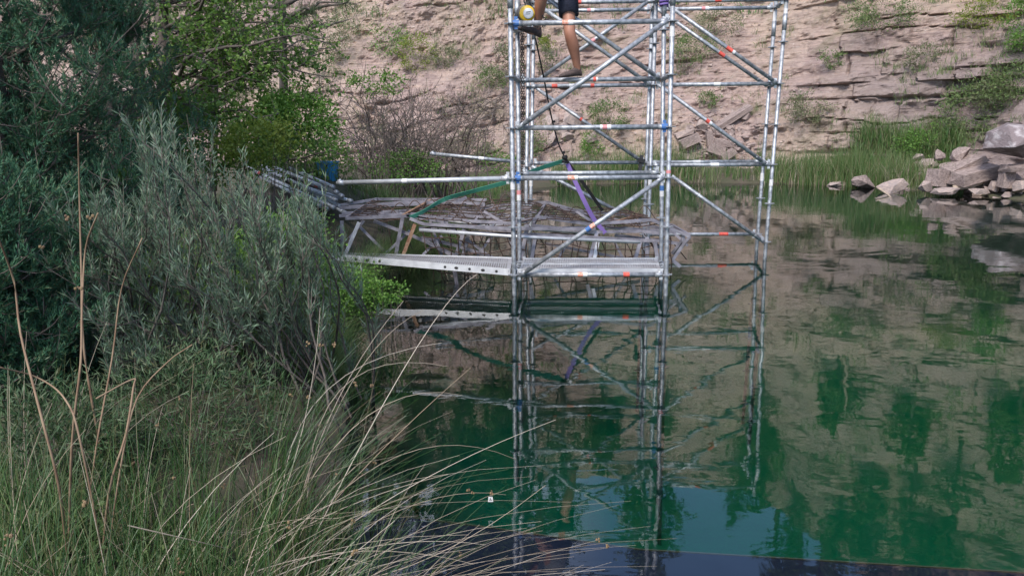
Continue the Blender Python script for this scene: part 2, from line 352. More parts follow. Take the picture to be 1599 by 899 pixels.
def cliff_pt(u, v, fine=True):
    """u along the foot (m), v up the slope in metres of height"""
    b = base_at(u); nn = base_n(u)
    rocky = sstep(U0 + 7.2, U0 + 9.5, u)                       # bedded face to the right of the tower
    rocky = np.maximum(rocky, .55 * sstep(U0 + 1, U0 - 4, u) * sstep(4.2, 2.8, v))
    kslope = .84 - .30 * rocky
    kslope = kslope + .12 * (fbm(np.stack([u * .18, v * .1, 0 * u], -1), 3, 11) - .45)
    back = kslope * np.minimum(v, 17.5) + 2.6 * np.maximum(v - 17.5, 0)
    big = (fbm(np.stack([u * .35, v * .5, 0 * u], -1), 4, 21) - .47) * 1.6 * np.clip(v / 2, 0, 1)
    back = back + big
    # beds
    dip = .10 * np.sin((u - U0) * .12) * 4 + .16 * (u - U0) * sstep(U0 + 8, U0 - 4, u)
    q = v - dip - .9 * (fbm(np.stack([u * .3, v * .5, 1 + 0 * u], -1), 4, 31) - .47) - .16 * (fbm(np.stack([u * 1.7, v * 1.2, 4 + 0 * u], -1), 3, 33) - .45)
    q = q + .16 * np.sin(q * 4.1 + 1)
    bed = .52; bi = np.floor(q / bed); f = q / bed - bi
    hsh = lambda a, k: np.modf(np.abs(np.sin(a * 12.9898 + k * 78.233) * 43758.5453))[0]
    ledge = (hsh(bi, 1) - .5) * .16
    ck_on = sstep(.40, .52, vnoise(np.stack([u * .55, bi * 3.7, 0 * u], -1), 41))
    wv = .6 + 1.1 * vnoise(np.stack([u * 1.3, bi * 2.3, 0 * u], -1), 44)
    crack = np.exp(-((f - .06) / (.05 * wv)) ** 2) * ck_on * wv
    jw = .9 + 1.3 * hsh(bi, 2)
    ju = (u + 1.7 * hsh(bi, 3) + .22 * fbm(np.stack([u * 0, v * 3, bi], -1), 2, 5)) / jw; jf = np.abs(ju - np.round(ju)) * jw
    joint = np.exp(-(jf / .028) ** 2) * sstep(.45, .6, vnoise(np.stack([np.round(ju) * 1.37, bi * 1.9, 0 * u], -1), 43))
    blk = (hsh(bi * 7.1 + np.floor(ju + .5), 4) - .5) * .14
    rough = (fbm(np.stack([u * 2.6, v * 3.8, 0 * u], -1), 5, 51) - .47) * .55
    talus = (fbm(np.stack([u * 5.5, v * 6.5, 2 + 0 * u], -1), 3, 61) - .45) * .34
    back = back + rocky * (ledge + blk + .24 * crack + .2 * joint + 1.6 * blk + rough * .9) + (1 - rocky) * (rough * .9 + talus + .35 * ledge + .22 * crack * sstep(.5, .62, vnoise(np.stack([u * .3, v * .5, 0 * u], -1), 47)))
    x = b[..., 0] + nn[..., 0] * back; y = b[..., 1] + nn[..., 1] * back
    return np.stack([x, y, v - .25 + 0 * x], -1)
def u_of_x(px, py):
    """(u, v) on the slope seen at photo pixel, by marching"""
    best = None
    us = np.linspace(U0 - 22, U0 + 22, 260); vs_ = np.linspace(.2, 16, 110)
    return us, vs_
us = np.concatenate([np.linspace(0, U0 - 14, 90, endpoint=False), np.linspace(U0 - 14, U0 - 6, 90, endpoint=False), np.linspace(U0 - 6, U0 + 18, 440, endpoint=False), np.linspace(U0 + 18, ULEN, 90)])
vv = np.concatenate([np.linspace(-.1, 6.4, 150, endpoint=False), np.linspace(6.4, 17, 100, endpoint=False), np.linspace(17, 22, 14)])
UU, VV = np.meshgrid(us, vv); PC = cliff_pt(UU, VV)
i = np.arange(UU.size).reshape(UU.shape)
Q = np.stack([i[:-1, :-1], i[:-1, 1:], i[1:, 1:], i[1:, :-1]], -1).reshape(-1, 4)
cm = bpy.data.materials.new('cliff'); cm.use_nodes = True
n = cm.node_tree.nodes; l = cm.node_tree.links.new; b = n['Principled BSDF']; b.inputs['Roughness'].default_value = .95; b.inputs['Specular IOR Level'].default_value = .2
tc = n.new('ShaderNodeTexCoord')
def noi(scale, det=6, rough=.6, st=(1, 1, 1)):
    mp = n.new('ShaderNodeMapping'); mp.inputs['Scale'].default_value = st; l(tc.outputs['Object'], mp.inputs[0])
    t = n.new('ShaderNodeTexNoise'); t.inputs['Scale'].default_value = scale; t.inputs['Detail'].default_value = det; t.inputs['Roughness'].default_value = rough; l(mp.outputs[0], t.inputs['Vector']); return t.outputs['Fac']
def ramp(src, stops):
    r = n.new('ShaderNodeValToRGB'); e = r.color_ramp.elements
    e[0].position, e[0].color = stops[0][0], (*stops[0][1], 1); e[1].position, e[1].color = stops[-1][0], (*stops[-1][1], 1)
    for p, c in stops[1:-1]: x = e.new(p); x.color = (*c, 1)
    l(src, r.inputs[0]); return r.outputs[0]
def mixc(f, a, b_, k=1, mode='MIX'):
    m_ = n.new('ShaderNodeMix'); m_.data_type = 'RGBA'; m_.blend_type = mode
    if isinstance(f, float): m_.inputs[0].default_value = f
    else: l(f, m_.inputs[0])
    l(a, m_.inputs[6])
    if isinstance(b_, tuple): m_.inputs[7].default_value = (*b_, 1)
    else: l(b_, m_.inputs[7])
    return m_.outputs[2]
c1 = ramp(noi(.35, 5), [(.36, (.38, .29, .27)), (.5, (.51, .38, .335)), (.64, (.60, .47, .38))])
c2 = ramp(noi(2.2, 8, .7, (1, 1, 2.5)), [(.33, (.24, .185, .18)), (.5, (.46, .34, .31)), (.66, (.66, .52, .46))])
c3 = mixc(.5, c1, c2)
lam = ramp(noi(3.2, 8, .75, (.35, .35, 6)), [(.38, (.62, .58, .60)), (.5, (1, 1, 1)), (.62, (1.22, 1.16, 1.08))])
c3 = mixc(.8, c3, lam, 1, 'MULTIPLY')
tan_ = ramp(noi(.22, 4), [(.46, (0, 0, 0)), (.60, (.7, .7, .7))])
c3 = mixc(tan_, c3, mixc(.5, c3, (.62, .50, .36)))
spk = ramp(noi(9, 5, .75), [(.57, (0, 0, 0)), (.66, (.8, .8, .8))])
c4 = mixc(spk, c3, (.62, .54, .48))
grs = ramp(noi(.8, 8, .72), [(.55, (0, 0, 0)), (.66, (.55, .55, .55))])
c5 = mixc(grs, c4, (.21, .20, .11))
gx = n.new('ShaderNodeSeparateXYZ'); l(tc.outputs['Object'], gx.inputs[0])
mrx = n.new('ShaderNodeMapRange'); mrx.inputs[1].default_value = 8.5; mrx.inputs[2].default_value = 11.5; l(gx.outputs[0], mrx.inputs[0])
mrz = n.new('ShaderNodeMapRange'); mrz.inputs[1].default_value = 4.6; mrz.inputs[2].default_value = 2.8; l(gx.outputs[2], mrz.inputs[0])
mm = n.new('ShaderNodeMath'); mm.operation = 'MULTIPLY'; l(mrx.outputs[0], mm.inputs[0]); l(mrz.outputs[0], mm.inputs[1])
m2 = n.new('ShaderNodeMath'); m2.operation = 'MULTIPLY'; l(mm.outputs[0], m2.inputs[0]); m2.inputs[1].default_value = .7
c6 = mixc(m2.outputs[0], c5, ramp(noi(1.1, 8, .7, (1, 1, 3)), [(.35, (.20, .16, .165)), (.65, (.38, .31, .31))]))
l(c6, b.inputs['Base Color'])
bp0 = n.new('ShaderNodeBump'); bp0.inputs['Strength'].default_value = 1; bp0.inputs['Distance'].default_value = .05; l(noi(16, 8, .8, (1, 1, 1.5)), bp0.inputs['Height'])
bp = n.new('ShaderNodeBump'); bp.inputs['Strength'].default_value = .9; bp.inputs['Distance'].default_value = .14; l(noi(4.5, 10, .78, (1, 1, 2.6)), bp.inputs['Height']); l(bp0.outputs[0], bp.inputs['Normal']); l(bp.outputs[0], b.inputs['Normal'])
cl = mesh_from('cliff', PC.reshape(-1, 3), Q, None, cm); tag(cl, kind='structure')
# wooded hills behind the crest, out to the horizon
def hill_z(X, Y):
    r = np.hypot(X, Y - 10)
    return -6 + 20 * sstep(30, 75, r) * sstep(-60, 30, Y) + 6 * (fbm(np.stack([X * .01, Y * .01, 0 * X], -1), 4, 71) - .4) * sstep(60, 200, r)
hm = mat('wooded_hill', (.06, .085, .035), .95, 0, (.22, .18, .13), .35, .5, 3, detail=9)
tag(grid_mesh('hills', np.linspace(-900, 900, 121), np.linspace(-700, 1100, 121), hill_z, hm), kind='structure')

def project(p):
    p = np.asarray(p); X, Y, Z = p[..., 0], p[..., 1], p[..., 2] - H
    zc = Y * c_ - Z * s_; v = -(Z * c_ + Y * s_); x = F_ * X / zc; y = F_ * v / zc
    return 799.5 + cr * x - sr * y, 449.5 + sr * x + cr * y
_us = np.linspace(U0 - 16, U0 + 20, 500); _vs = np.linspace(.2, 9, 200)
_UU, _VV = np.meshgrid(_us, _vs); _PP = cliff_pt(_UU, _VV); _PX, _PY = project(_PP)
def on_cliff(px, py):
    """nearest visible cliff point at a photo pixel"""
    e = (_PX - px) ** 2 + (_PY - py) ** 2 + np.where(_PP[..., 1] < 3, 1e9, 0)
    k = np.unravel_index(np.argmin(e), e.shape); return _PP[k]
# ------------------------------------------------------------------ scaffold tower
def line3(p1, Y1, p2, Y2):
    """leg line through two photo pixels at the leg's distance -> function of height"""
    a, b = P(*p1, Y1), P(*p2, Y2)
    return lambda z: a + (b - a) * ((z - a[2]) / (b[2] - a[2]))
ZK = lambda k: .222 + .5 * k
LEG = {
 'F0': line3((803.2, 461), 7.89, (796.8, 10), 7.89), 'F1': line3((1038.5, 487), 7.82, (1050.5, 10), 7.82),
 'P0': line3((811.5, 430), 8.62, (807.8, 10), 8.62), 'P1': line3((1032, 430), 8.55, (1037, 10), 8.55),
 'B0': line3((820, 400), 10.05, (826.5, 20), 10.05), 'B1': line3((1011, 400), 10.0, (1024, 20), 10.0),
 'C0': line3((827.5, 390), 10.78, (834, 20), 10.78), 'C1': line3((1004.5, 390), 10.72, (1018.5, 20), 10.72),
 'RB': line3((1194, 405), 9.95, (1228, 5), 9.95), 'RC': line3((1181, 392), 10.66, (1211, 12), 10.66)}
tower = thing('scaffold_tower', 'tall galvanised tube scaffold tower standing in the green lake', 'scaffold', (float(LEG['F0'](0)[0]), 7.89, 0))
mb = MB()
a_ = np.arange(24) * np.pi / 12
V = [(math.cos(t) * r, math.sin(t) * r, z) for z in (-.005, .005) for r, t in [((.062 if k % 6 in (0, 1, 5) else .052), t) for k, t in enumerate(a_)]]
mb.add(V, [(k, (k + 1) % 24, 24 + (k + 1) % 24, 24 + k) for k in range(24)], [(0, (k + 1) % 24, k) for k in range(1, 23)] + [(24, 24 + k, 24 + k + 1) for k in range(1, 23)])
ros_me = None
def child_copy(me, name, parent, loc, rot=None):
    o = bpy.data.objects.new(name, me); link(o, parent); o.matrix_parent_inverse = parent_inv(parent) if parent.type == 'EMPTY' else Matrix.Identity(4)
    o.location = loc
    if rot is not None: o.rotation_euler = rot
    return o
def sticker(par, a, b, col, r=.0255, name='colour_band'):
    mb = MB(); mb.tube([a, b], r, 12); o = mb.build(name, M[col]); adopt(o, par); return o
def adopt(o, par):
    """keep world place, make it a child"""
    o.parent = par; o.matrix_parent_inverse = Matrix.Translation(tower.location).inverted() if par is tower else Matrix.Identity(4)
    return o
standards = {}
for k, fn in LEG.items():
    top = 7 if k[0] in 'FP' else 6
    zt = ZK(top) + .18
    zb = -2.95 if k[0] != 'R' else -2.6
    mb = MB(); mb.tube([fn(zb), fn(zt)], .0242, 12)
    for zj in (ZK(5) + .14,):      # spigot sleeve
        mb.tube([fn(zj), fn(zj + .19)], .0285, 12)
    st = mb.build('standard', M['galv'], tower, True); standards[k] = st
    for q in range(-5, top + 1):
        p = fn(ZK(q))
        if ros_me is None:
            mr_ = MB(); mr_.v, mr_.q, mr_.t, mr_.n = [], [], [], 0
            mr_.add(V, [(k2, (k2 + 1) % 24, 24 + (k2 + 1) % 24, 24 + k2) for k2 in range(24)], [(0, (k2 + 1) % 24, k2) for k2 in range(1, 23)] + [(24, 24 + k2, 24 + k2 + 1) for k2 in range(1, 23)])
            o = mr_.build('rosette', M['galv']); ros_me = o.data; bpy.data.objects.remove(o)
        r = bpy.data.objects.new('rosette', ros_me); link(r, st); r.location = p; r.rotation_euler = (0, 0, rng.uniform(-.15, .15))
def ledger(k, a, b, la=None, marks=(), material='galv', ext_a=0, wedge=None, dz=0.0):
    pa = LEG[a](ZK(k)) if isinstance(a, str) else np.array(a); pb = LEG[b](ZK(k)) if isinstance(b, str) else np.array(b)
    pa = pa + [0, 0, dz]; pb = pb + [0, 0, dz]
    d = unit(pb - pa)
    s0 = .05 if isinstance(a, str) else 0; s1 = .05 if isinstance(b, str) else 0
    mb = MB(); mb.tube([pa + d * (s0 + .05), pb - d * (s1 + .05)], .0242, 12)
    for (e, sg, on) in ((pa, 1, s0), (pb, -1, s1)):
        h0 = e + d * sg * .03; h1 = e + d * sg * .115
        mb.tube([h0, h0 + (h1 - h0) * .5, h1], [.018, .026, .0285], 10)
        mb.bar(h0 + [0, 0, .015] + d * sg * .015, h1 + [0, 0, .026] - d * sg * .03, .012, .03)
    o = mb.build('ledger', M[material], tower, True)
    for (e, sg, on) in ((pa, 1, s0), (pb, -1, s1)):
        if on:
            w_ = MB(); c = e + d * sg * .052; w_.bar(c + [0, 0, -.055], c + [0, 0, .065], .007, .034, up=d)
            adopt(w_.build('wedge', M['blue' if (wedge == 'both' or (wedge == 'a' and sg == 1) or (wedge == 'b' and sg == -1)) else 'galv_pale']), o)
            if wedge == 'both' or (wedge == 'a' and sg == 1) or (wedge == 'b' and sg == -1):
                w_ = MB(); w_.tube([c - d * .028 * sg, c + d * .03 * sg], .031, 12); adopt(w_.build('painted_collar', M['blue']), o)
    for t0, t1, cnm in marks:
        adopt(MB().tube([pa + (pb - pa) * t0, pa + (pb - pa) * t1], .0256, 12).build('colour_band', M[cnm]), o)
    return o
om = lambda t: ((t, t + .055, 'orange'), (t + .055, t + .08, 'white'))
# front face (two rows of standards .7 m apart)
ledger(0, 'F0', 'F1', marks=((.42, .455, 'orange'), (.455, .485, 'white'), (.72, .76, 'red')))
ledger(2, 'F0', 'F1', marks=((.355, .40, 'orange'), (.40, .42, 'white')), wedge='a')
ledger(3, 'F0', 'F1', marks=((.56, .575, 'white'), (.575, .605, 'pink'), (.605, .63, 'white')), wedge='b')
ledger(5, 'F0', 'F1', marks=((.32, .36, 'orange'), (.36, .39, 'white')), wedge='a')
ledger(4, 'P0', 'P1', marks=((.52, .54, 'red'), (.54, .55, 'white')))
ledger(0, 'P0', 'P1', marks=((.42, .46, 'orange'),))
ledger(2, 'P0', 'P1'); ledger(6, 'P0', 'P1'); ledger(7, 'F0', 'F1', marks=om(.4)); ledger(7, 'P0', 'P1')
# cross pieces front row to second row, and second row to rear rows
for k in (0, 4, 5, 7): ledger(k, 'F0', 'P0', material='galv')
for k in (0, 4, 7): ledger(k, 'F1', 'P1', material='galv')
for a, b in (('B0', 'C0'), ('B1', 'C1'), ('RB', 'RC')):
    for k in (0, 2, 4, 6): ledger(k, a, b)
for k in (7,): ledger(k - 1, 'P0', 'B0'); ledger(k - 1, 'P1', 'B1')
# rear rows, two bays
ledger(2, 'C0', 'C1', marks=((.22, .25, 'orange'), (.25, .28, 'white')))
ledger(2, 'C1', 'RC', marks=((.40, .46, 'white'),))
ledger(2, 'B1', 'RB', marks=((.49, .56, 'white'),))
ledger(4, 'B0', 'B1', marks=((.19, .235, 'red'), (.33, .37, 'white'), (.5, .53, 'red')))
ledger(4, 'B1', 'RB', marks=((.48, .53, 'white'),))
ledger(6, 'B0', 'B1', marks=((.38, .41, 'red'),)); ledger(6, 'B1', 'RB', marks=((.45, .5, 'red'),))
ledger(6, 'C0', 'C1', marks=((.45, .48, 'pink'), (.48, .51, 'white'))); ledger(6, 'C1', 'RC', marks=((.4, .43, 'pink'), (.43, .46, 'white')))
ledger(0, 'C1', 'RC', marks=((.66, .74, 'red'),))
# ledgers that stick out to the left of the tower
ledger(2, P(522, 285.5, 8.5), 'F0', marks=((.40, .43, 'white'),), material='galv_pale')
ledger(2, P(668, 239.5, 10.8), 'C0', marks=((.49, .54, 'white'),))
def brace(pa, pb, marks=(), r=.0242, off=0):
    pa = np.array(pa); pb = np.array(pb); d = unit(pb - pa)
    mb = MB(); mb.tube([pa + d * .07, pb - d * .07], r, 12)
    for e, sg in ((pa, 1), (pb, -1)):
        mb.bar(e + d * sg * .0, e + d * sg * .11, .014, .045); mb.tube([e + d * sg * .05, e + d * sg * .09, e + d * sg * .16], [.012, .021, r + .0006], 10)
    o = mb.build('diagonal_brace', M['galv'], tower, True)
    for t0, t1, cnm in marks: adopt(MB().tube([pa + (pb - pa) * t0, pa + (pb - pa) * t1], r + .0014, 12).build('colour_band', M[cnm]), o)
    return o
fo = np.array([0, -.055, 0])
Lk = lambda n_, k, dx=0: LEG[n_](ZK(k)) + fo + [dx, 0, 0]
brace(Lk('F0', 0, .06), Lk('F1', 2, -.06), ((.47, .50, 'blue'), (.50, .53, 'orange')))
brace(Lk('F0', 3, .06), Lk('F1', 5, -.06))
brace(Lk('P0', 6, .06), Lk('P1', 4, -.05), ((.33, .36, 'pink'), (.36, .38, 'white')))
brace(P(842, 124, 10.0), P(1018, -2, 10.0), ((.46, .50, 'pink'),))
brace(Lk('B0', 6, .06), Lk('B1', 4, -.05))
brace(Lk('C0', 4, .05), Lk('C1', 2, -.05), ((.40, .42, 'red'),))
brace(Lk('B0', 2, .06), P(1000, 348, 10.0))
brace(Lk('B1', 6, .05), Lk('RB', 4, -.05), ((.56, .61, 'red'), (.61, .63, 'white')))
brace(Lk('C1', 6, .05), Lk('RC', 4, -.05), ((.56, .61, 'red'),))
brace(Lk('B1', 4, .05), P(1196, 256, 9.9), ((.44, .47, 'red'), (.47, .49, 'white')))
brace(P(1049, 275, 9.95), P(1193, 378, 9.9), ((.28, .29, 'white'),))
# stickers on the standards
def leg_mark(n_, y0, y1, col):
    fn = LEG[n_]; Y = fn(0)[1]; z0 = P(800, y0, Y)[2]; z1 = P(800, y1, Y)[2]
    adopt(MB().tube([fn(z0), fn(z1)], .0252, 12).build('sticker', M[col]), standards[n_])
for q in (('F0', 284, 296, 'white'), ('P0', 297, 304, 'pink'), ('P0', 304, 313, 'white'), ('F0', 0, 11, 'white'), ('P0', 17, 29, 'white'), ('C0', 281, 291, 'white'),
          ('P1', 292, 300, 'blue'), ('P1', 300, 309, 'white'), ('F1', 268, 273, 'pink'), ('RB', 284, 294, 'white'), ('RC', 274, 286, 'white'), ('RB', 18, 28, 'white'), ('RC', 22, 40, 'white'),
          ('B1', 282, 292, 'white'), ('F1', 44, 60, 'white'), ('C0', 262, 268, 'white')): leg_mark(*q)
# purple sling wrapped round the top of the right hand standards
mb = MB(); pj = LEG['P1'](P(800, 4, 8.55)[2])
for k in range(3):
    t = np.linspace(0, 2 * np.pi, 18); mb.tube(np.stack([pj[0] + .038 * np.cos(t), pj[1] + .038 * np.sin(t), pj[2] - .05 + .035 * k + .02 * t / 6.28], -1), .014, 6)
tag(mb.build('sling', M['purple'], None, True), 'purple sling wrapped round the top of a scaffold standard', 'sling')

# ------------------------------------------------------------------ steel decks
def deck(name, label, A0, A1, B1, B0, rows, group=None, holes=False, mesh_x=True):
    """A0-A1 front edge, B0-B1 back edge (all top level), perforated top, folded side flanges with holes"""
    A0, A1, B0, B1 = [np.array(p, float) for p in (A0, A1, B0, B1)]
    t = thing(name, label, 'deck', tuple(A0), group)
    nrm = unit(np.cross(A1 - A0, B0 - A0)); dn = -nrm * .06
    L_ = np.linalg.norm(A1 - A0); Wd = np.linalg.norm(B0 - A0)
    pt = lambda u, v: (A0 * (1 - u) + A1 * u) * (1 - v) + (B0 * (1 - u) + B1 * u) * v
    mb = MB(); nu = int(L_ / .026); nv = max(6, int(Wd / .0292))
    V = []; Qs = []
    us_ = []; x = .02
    for i in range(nu):
        u0 = .015 + (.97) * i / nu; us_ += [u0, u0 + .97 * .42 / nu]
    us_ = [0] + us_ + [1]; vs_ = [0]
    for j in range(nv):
        v0 = .05 + .9 * j / nv; vs_ += [v0, v0 + .9 * .62 / nv]
    vs_.append(1); nU, nV = len(us_), len(vs_)
    for v in vs_:
        for u in us_: V.append(pt(u, v))
    for j in range(nV - 1):
        for i in range(nU - 1):
            if i % 2 == 1 and j % 2 == 1 and j != 2 * (nv // 2) + 1 and 0 < i < nU - 2: continue   # slot
            Qs.append((j * nU + i, j * nU + i + 1, (j + 1) * nU + i + 1, (j + 1) * nU + i))
    mb.add(V, Qs); mb.build('perforated_top', M['deckm'], t)
    for (p, q, side) in ((A0, A1, 0), (B0, B1, 1)):
        mb = MB(); iw = unit((B0 - A0) if side == 0 else (A0 - B0))
        # flange: top strip, web and lower lip
        a, b = p + dn * .02, q + dn * .02
        mb.bar(p + dn * .5, q + dn * .5, .004, .06, up=nrm); mb.bar(p + dn + iw * .012, q + dn + iw * .012, .028, .005, up=nrm)
        mb.bar(p + nrm * .004 + iw * .006, q + nrm * .004 + iw * .006, .016, .012, up=nrm)
        fl = mb.build('side_rail', M['galv_pale'], t)
        if holes and side == 0:
            dd = unit(q - p); e = -unit(np.cross(dd, nrm)) * (1 if np.dot(np.cross(dd, nrm), iw) > 0 else -1)
            for tt, wd_ in ((.10, .018), (.165, .012), (.23, .018), (.30, .012), (.66, .012), (.72, .018), (.79, .012), (.86, .018), (.93, .012)):
                c = p + (q - p) * tt + dn * .5 + e * .004
                hb = MB(); an = np.arange(14) * 2 * np.pi / 14
                ring = np.stack([c + dd * wd_ * math.cos(x) * 1.3 + nrm * .0145 * math.sin(x) for x in an]); rb = ring - e * .006
                hb.add(np.concatenate([ring, rb, [c]]), [(k, (k + 1) % 14, 14 + (k + 1) % 14, 14 + k) for k in range(14)], [(28, k, (k + 1) % 14) for k in range(14)])
                adopt2(hb.build('hole', M['black']), fl)
    for e0, e1, sg in ((A0, B0, 1), (A1, B1, -1)):
        mb = MB(); mb.bar(e0 + dn * .5 + unit(A1 - A0) * sg * .01, e1 + dn * .5 + unit(A1 - A0) * sg * .01, .02, .05, up=nrm)
        for f in (.2, .8):
            q = e0 + (e1 - e0) * f; mb.bar(q + dn * .3 - unit(A1 - A0) * sg * .01, q + dn * .2 - unit(A1 - A0) * sg * .055, .03, .012, up=nrm)
        mb.build('end_frame', M['galv'], t)
    return t
def adopt2(o, par):
    o.parent = par; o.matrix_parent_inverse = Matrix.Identity(4); return o
f0, f1, q0, q1 = (LEG[k](ZK(0)) for k in ('F0', 'F1', 'P0', 'P1'))
up = np.array([0, 0, .045])
mix_ = lambda a, b, t: a * (1 - t) + b * t
a0, a1, b0, b1 = mix_(f0, q0, .05), mix_(f1, q1, .05), mix_(f0, q0, .95), mix_(f1, q1, .95)
sx = np.array([.05, 0, 0])
deck('steel_deck', 'nearer of two perforated steel decks inside the scaffold tower', a0 + up + sx, a1 + up - sx, mix_(a1, b1, .485) + up - sx, mix_(a0, b0, .485) + up + sx, 6, 'steel decks inside the scaffold tower')
deck('steel_deck', 'farther of two perforated steel decks inside the scaffold tower', mix_(a0, b0, .515) + up + sx, mix_(a1, b1, .515) + up - sx, b1 + up - sx, b0 + up + sx, 6, 'steel decks inside the scaffold tower')
deck('steel_gangway', 'long perforated steel plank reaching from grassy bank to the scaffold tower', P(512, 397, 8.6), P(797, 421, 7.95), P(800, 402.8, 8.58), P(520, 395.2, 9.15), 12, holes=True)

# ------------------------------------------------------------------ collapsed mesh cages in the water
CAGE_EXTRA = {0: [(640, 360, 600, 398), (690, 368, 660, 398), (560, 352, 600, 392)], 1: [(770, 366, 742, 404), (790, 352, 806, 408), (700, 352, 770, 404), (672, 346, 690, 398), (756, 330, 790, 350)], 2: [(890, 372, 866, 414), (960, 378, 978, 414), (850, 380, 1000, 408), (1020, 372, 1044, 410), (900, 330, 940, 356), (1040, 352, 1074, 384)]}
cage_n = [0]
def cage(label, rails, bars, meshes, name='steel_cage'):
    p0 = P(*rails[0][0][:2], rails[0][0][2]); t = thing(name, label, 'steel cage', (float(p0[0]), float(p0[1]), 0), 'collapsed steel mesh cages')
    for r in rails:
        pts = [P(a, b, Y) for a, b, Y in r]
        mb = MB()
        for a, b in zip(pts[:-1], pts[1:]): mb.bar(a, b, .034, .034)
        mb.build('rail', M['steel'], t)
    for r, mt in bars:
        a, b = [P(x, y, Y) if Y else None for x, y, Y in r[:1]][0], P(*r[1])
        MB().bar(a, b, .042, .032, up=(0, 1, 0)).build('post', M[mt], t)
    for x0, y0, x1, y1 in CAGE_EXTRA[cage_n[0]]:
        MB().bar(P(x0, y0, 9.25), P(x1, y1, 9.15), .03, .026, up=(0, 1, 0)).build('brace', M['steel'], t)
    for q in range(5):     # loops of bent reinforcing wire
        a = np.array(P(*rails[0][0])); b_ = np.array(P(*rails[0][-1])); a = a + (b_ - a) * (q + .3) / 6.5 + [0, .3, -.05]; w0 = catmull3([a, a + [.15, .1, .13 + .04 * q], a + [.35, .0, .02], a + [.45 + .05 * q, -.1, -.35]], 18)
        MB().tube(w0, .006, 5).build('bent_wire', M['wire'], t)
    cage_n[0] += 1
    for (A, B, C, D) in meshes:      # A-B top edge, D-C bottom edge
        A, B, C, D = [P(*q) for q in (A, B, C, D)]
        nu = max(3, int(np.linalg.norm(B - A) / .10)); nv = max(3, int(np.linalg.norm(D - A) / .12)); mb = MB()
        K = 9
        def pt(u, v):
            u = np.asarray(u)[..., None]; v = np.asarray(v)[..., None]
            p = (A * (1 - u) + B * u) * (1 - v) + (D * (1 - u) + C * u) * v
            return p + .035 * np.sin(7 * u + 3 * v) * np.array([.3, .5, 1]) + .012 * np.sin(19 * u + 11 * v)
        for k in range(nu + 1): mb.tubes(pt(np.full(K, k / nu) + .03 * math.sin(k * 2.1) * np.linspace(0, 1, K), np.linspace(0, 1, K))[None], .0062, 4)
        for k in range(nv + 1): mb.tubes(pt(np.linspace(0, 1, K), np.full(K, k / nv))[None], .0062, 4)
        mb.build('wire_mesh', M['wire'], t)
    return t
cage('collapsed grey steel mesh cage leaning on the bank beside the gangway',
     [[(541, 341, 9.1), (640, 337, 9.1), (700, 348, 9.1)], [(588, 311, 10.4), (760, 312, 10.4)], [(530, 325, 9.8), (590, 321, 9.9), (672, 318, 10)], [(534, 333, 9.6), (622, 330, 9.6), (660, 328, 9.7)],
      [(584, 345, 9.2), (640, 366, 9.15), (711, 399, 9.1)], [(568, 344, 9.3), (546, 372, 9.25)], [(545, 323, 10), (640, 315, 10), (757, 318, 10)], [(560, 338, 9.3), (640, 334, 9.35), (720, 340, 9.3)], [(530, 337, 9.4), (600, 333, 9.4)], [(520, 322, 10), (588, 311, 10.2)]],
     [(((534, 345, 9.2), (535, 396, 9.2)), 'steel'), (((561, 347, 9.1), (539, 398, 9.05)), 'steel_white'), (((629, 338, 9.1), (618, 399, 9.1)), 'steel'), (((588, 311, 10.4), (541, 341, 9.1)), 'steel'),
      (((672, 314, 10.2), (629, 338, 9.1)), 'rust'), (((728, 309, 10.2), (696, 322, 10)), 'steel')],
     [((541, 341, 9.1), (640, 340, 9.1), (760, 312, 10.4), (590, 311, 10.4))])
cage('collapsed steel mesh cage in the middle, half sunk behind the gangway',
     [[(635, 336, 9.1), (720, 344, 9.1), (800, 349, 9.1), (838, 341, 9.2)], [(696, 311, 10.3), (757, 323, 10.25), (800, 318, 10.2), (855, 316, 10.1), (900, 329, 10)], [(650, 328, 9.7), (798, 336, 9.6), (838, 330, 9.7)], [(660, 321, 10.1), (740, 326, 10), (830, 325, 9.9)], [(700, 335, 9.5), (800, 343, 9.4), (850, 342, 9.3)], [(690, 350, 9.2), (800, 361, 9.1)],
      [(640, 341, 9.0), (662, 350, 9.0), (800, 357, 8.95), (930, 357, 8.95)], [(654, 356, 9.1), (720, 362, 9.1), (800, 367, 9.0), (836, 366, 9)], [(658, 371, 9.3), (715, 384, 9.2), (770, 402, 9.1)], [(660, 374, 9.1), (705, 398, 9.0)]],
     [(((648, 350, 9.0), (629, 400, 8.95)), 'rust'), (((725, 358, 9), (711, 402, 9)), 'steel'), (((733, 362, 9.2), (722, 402, 9.2)), 'steel'), (((757, 322, 10.25), (740, 350, 9.1)), 'steel'), (((824, 350, 9.0), (812, 412, 9)), 'steel'),
      (((706, 400, 8.9), (716, 458, 8.4)), 'steel')],
     [((650, 345, 9.0), (825, 352, 9.0), (850, 316, 10.1), (690, 312, 10.3)), ((655, 358, 9.0), (820, 362, 9.0), (822, 440, 8.9), (680, 440, 8.9))])
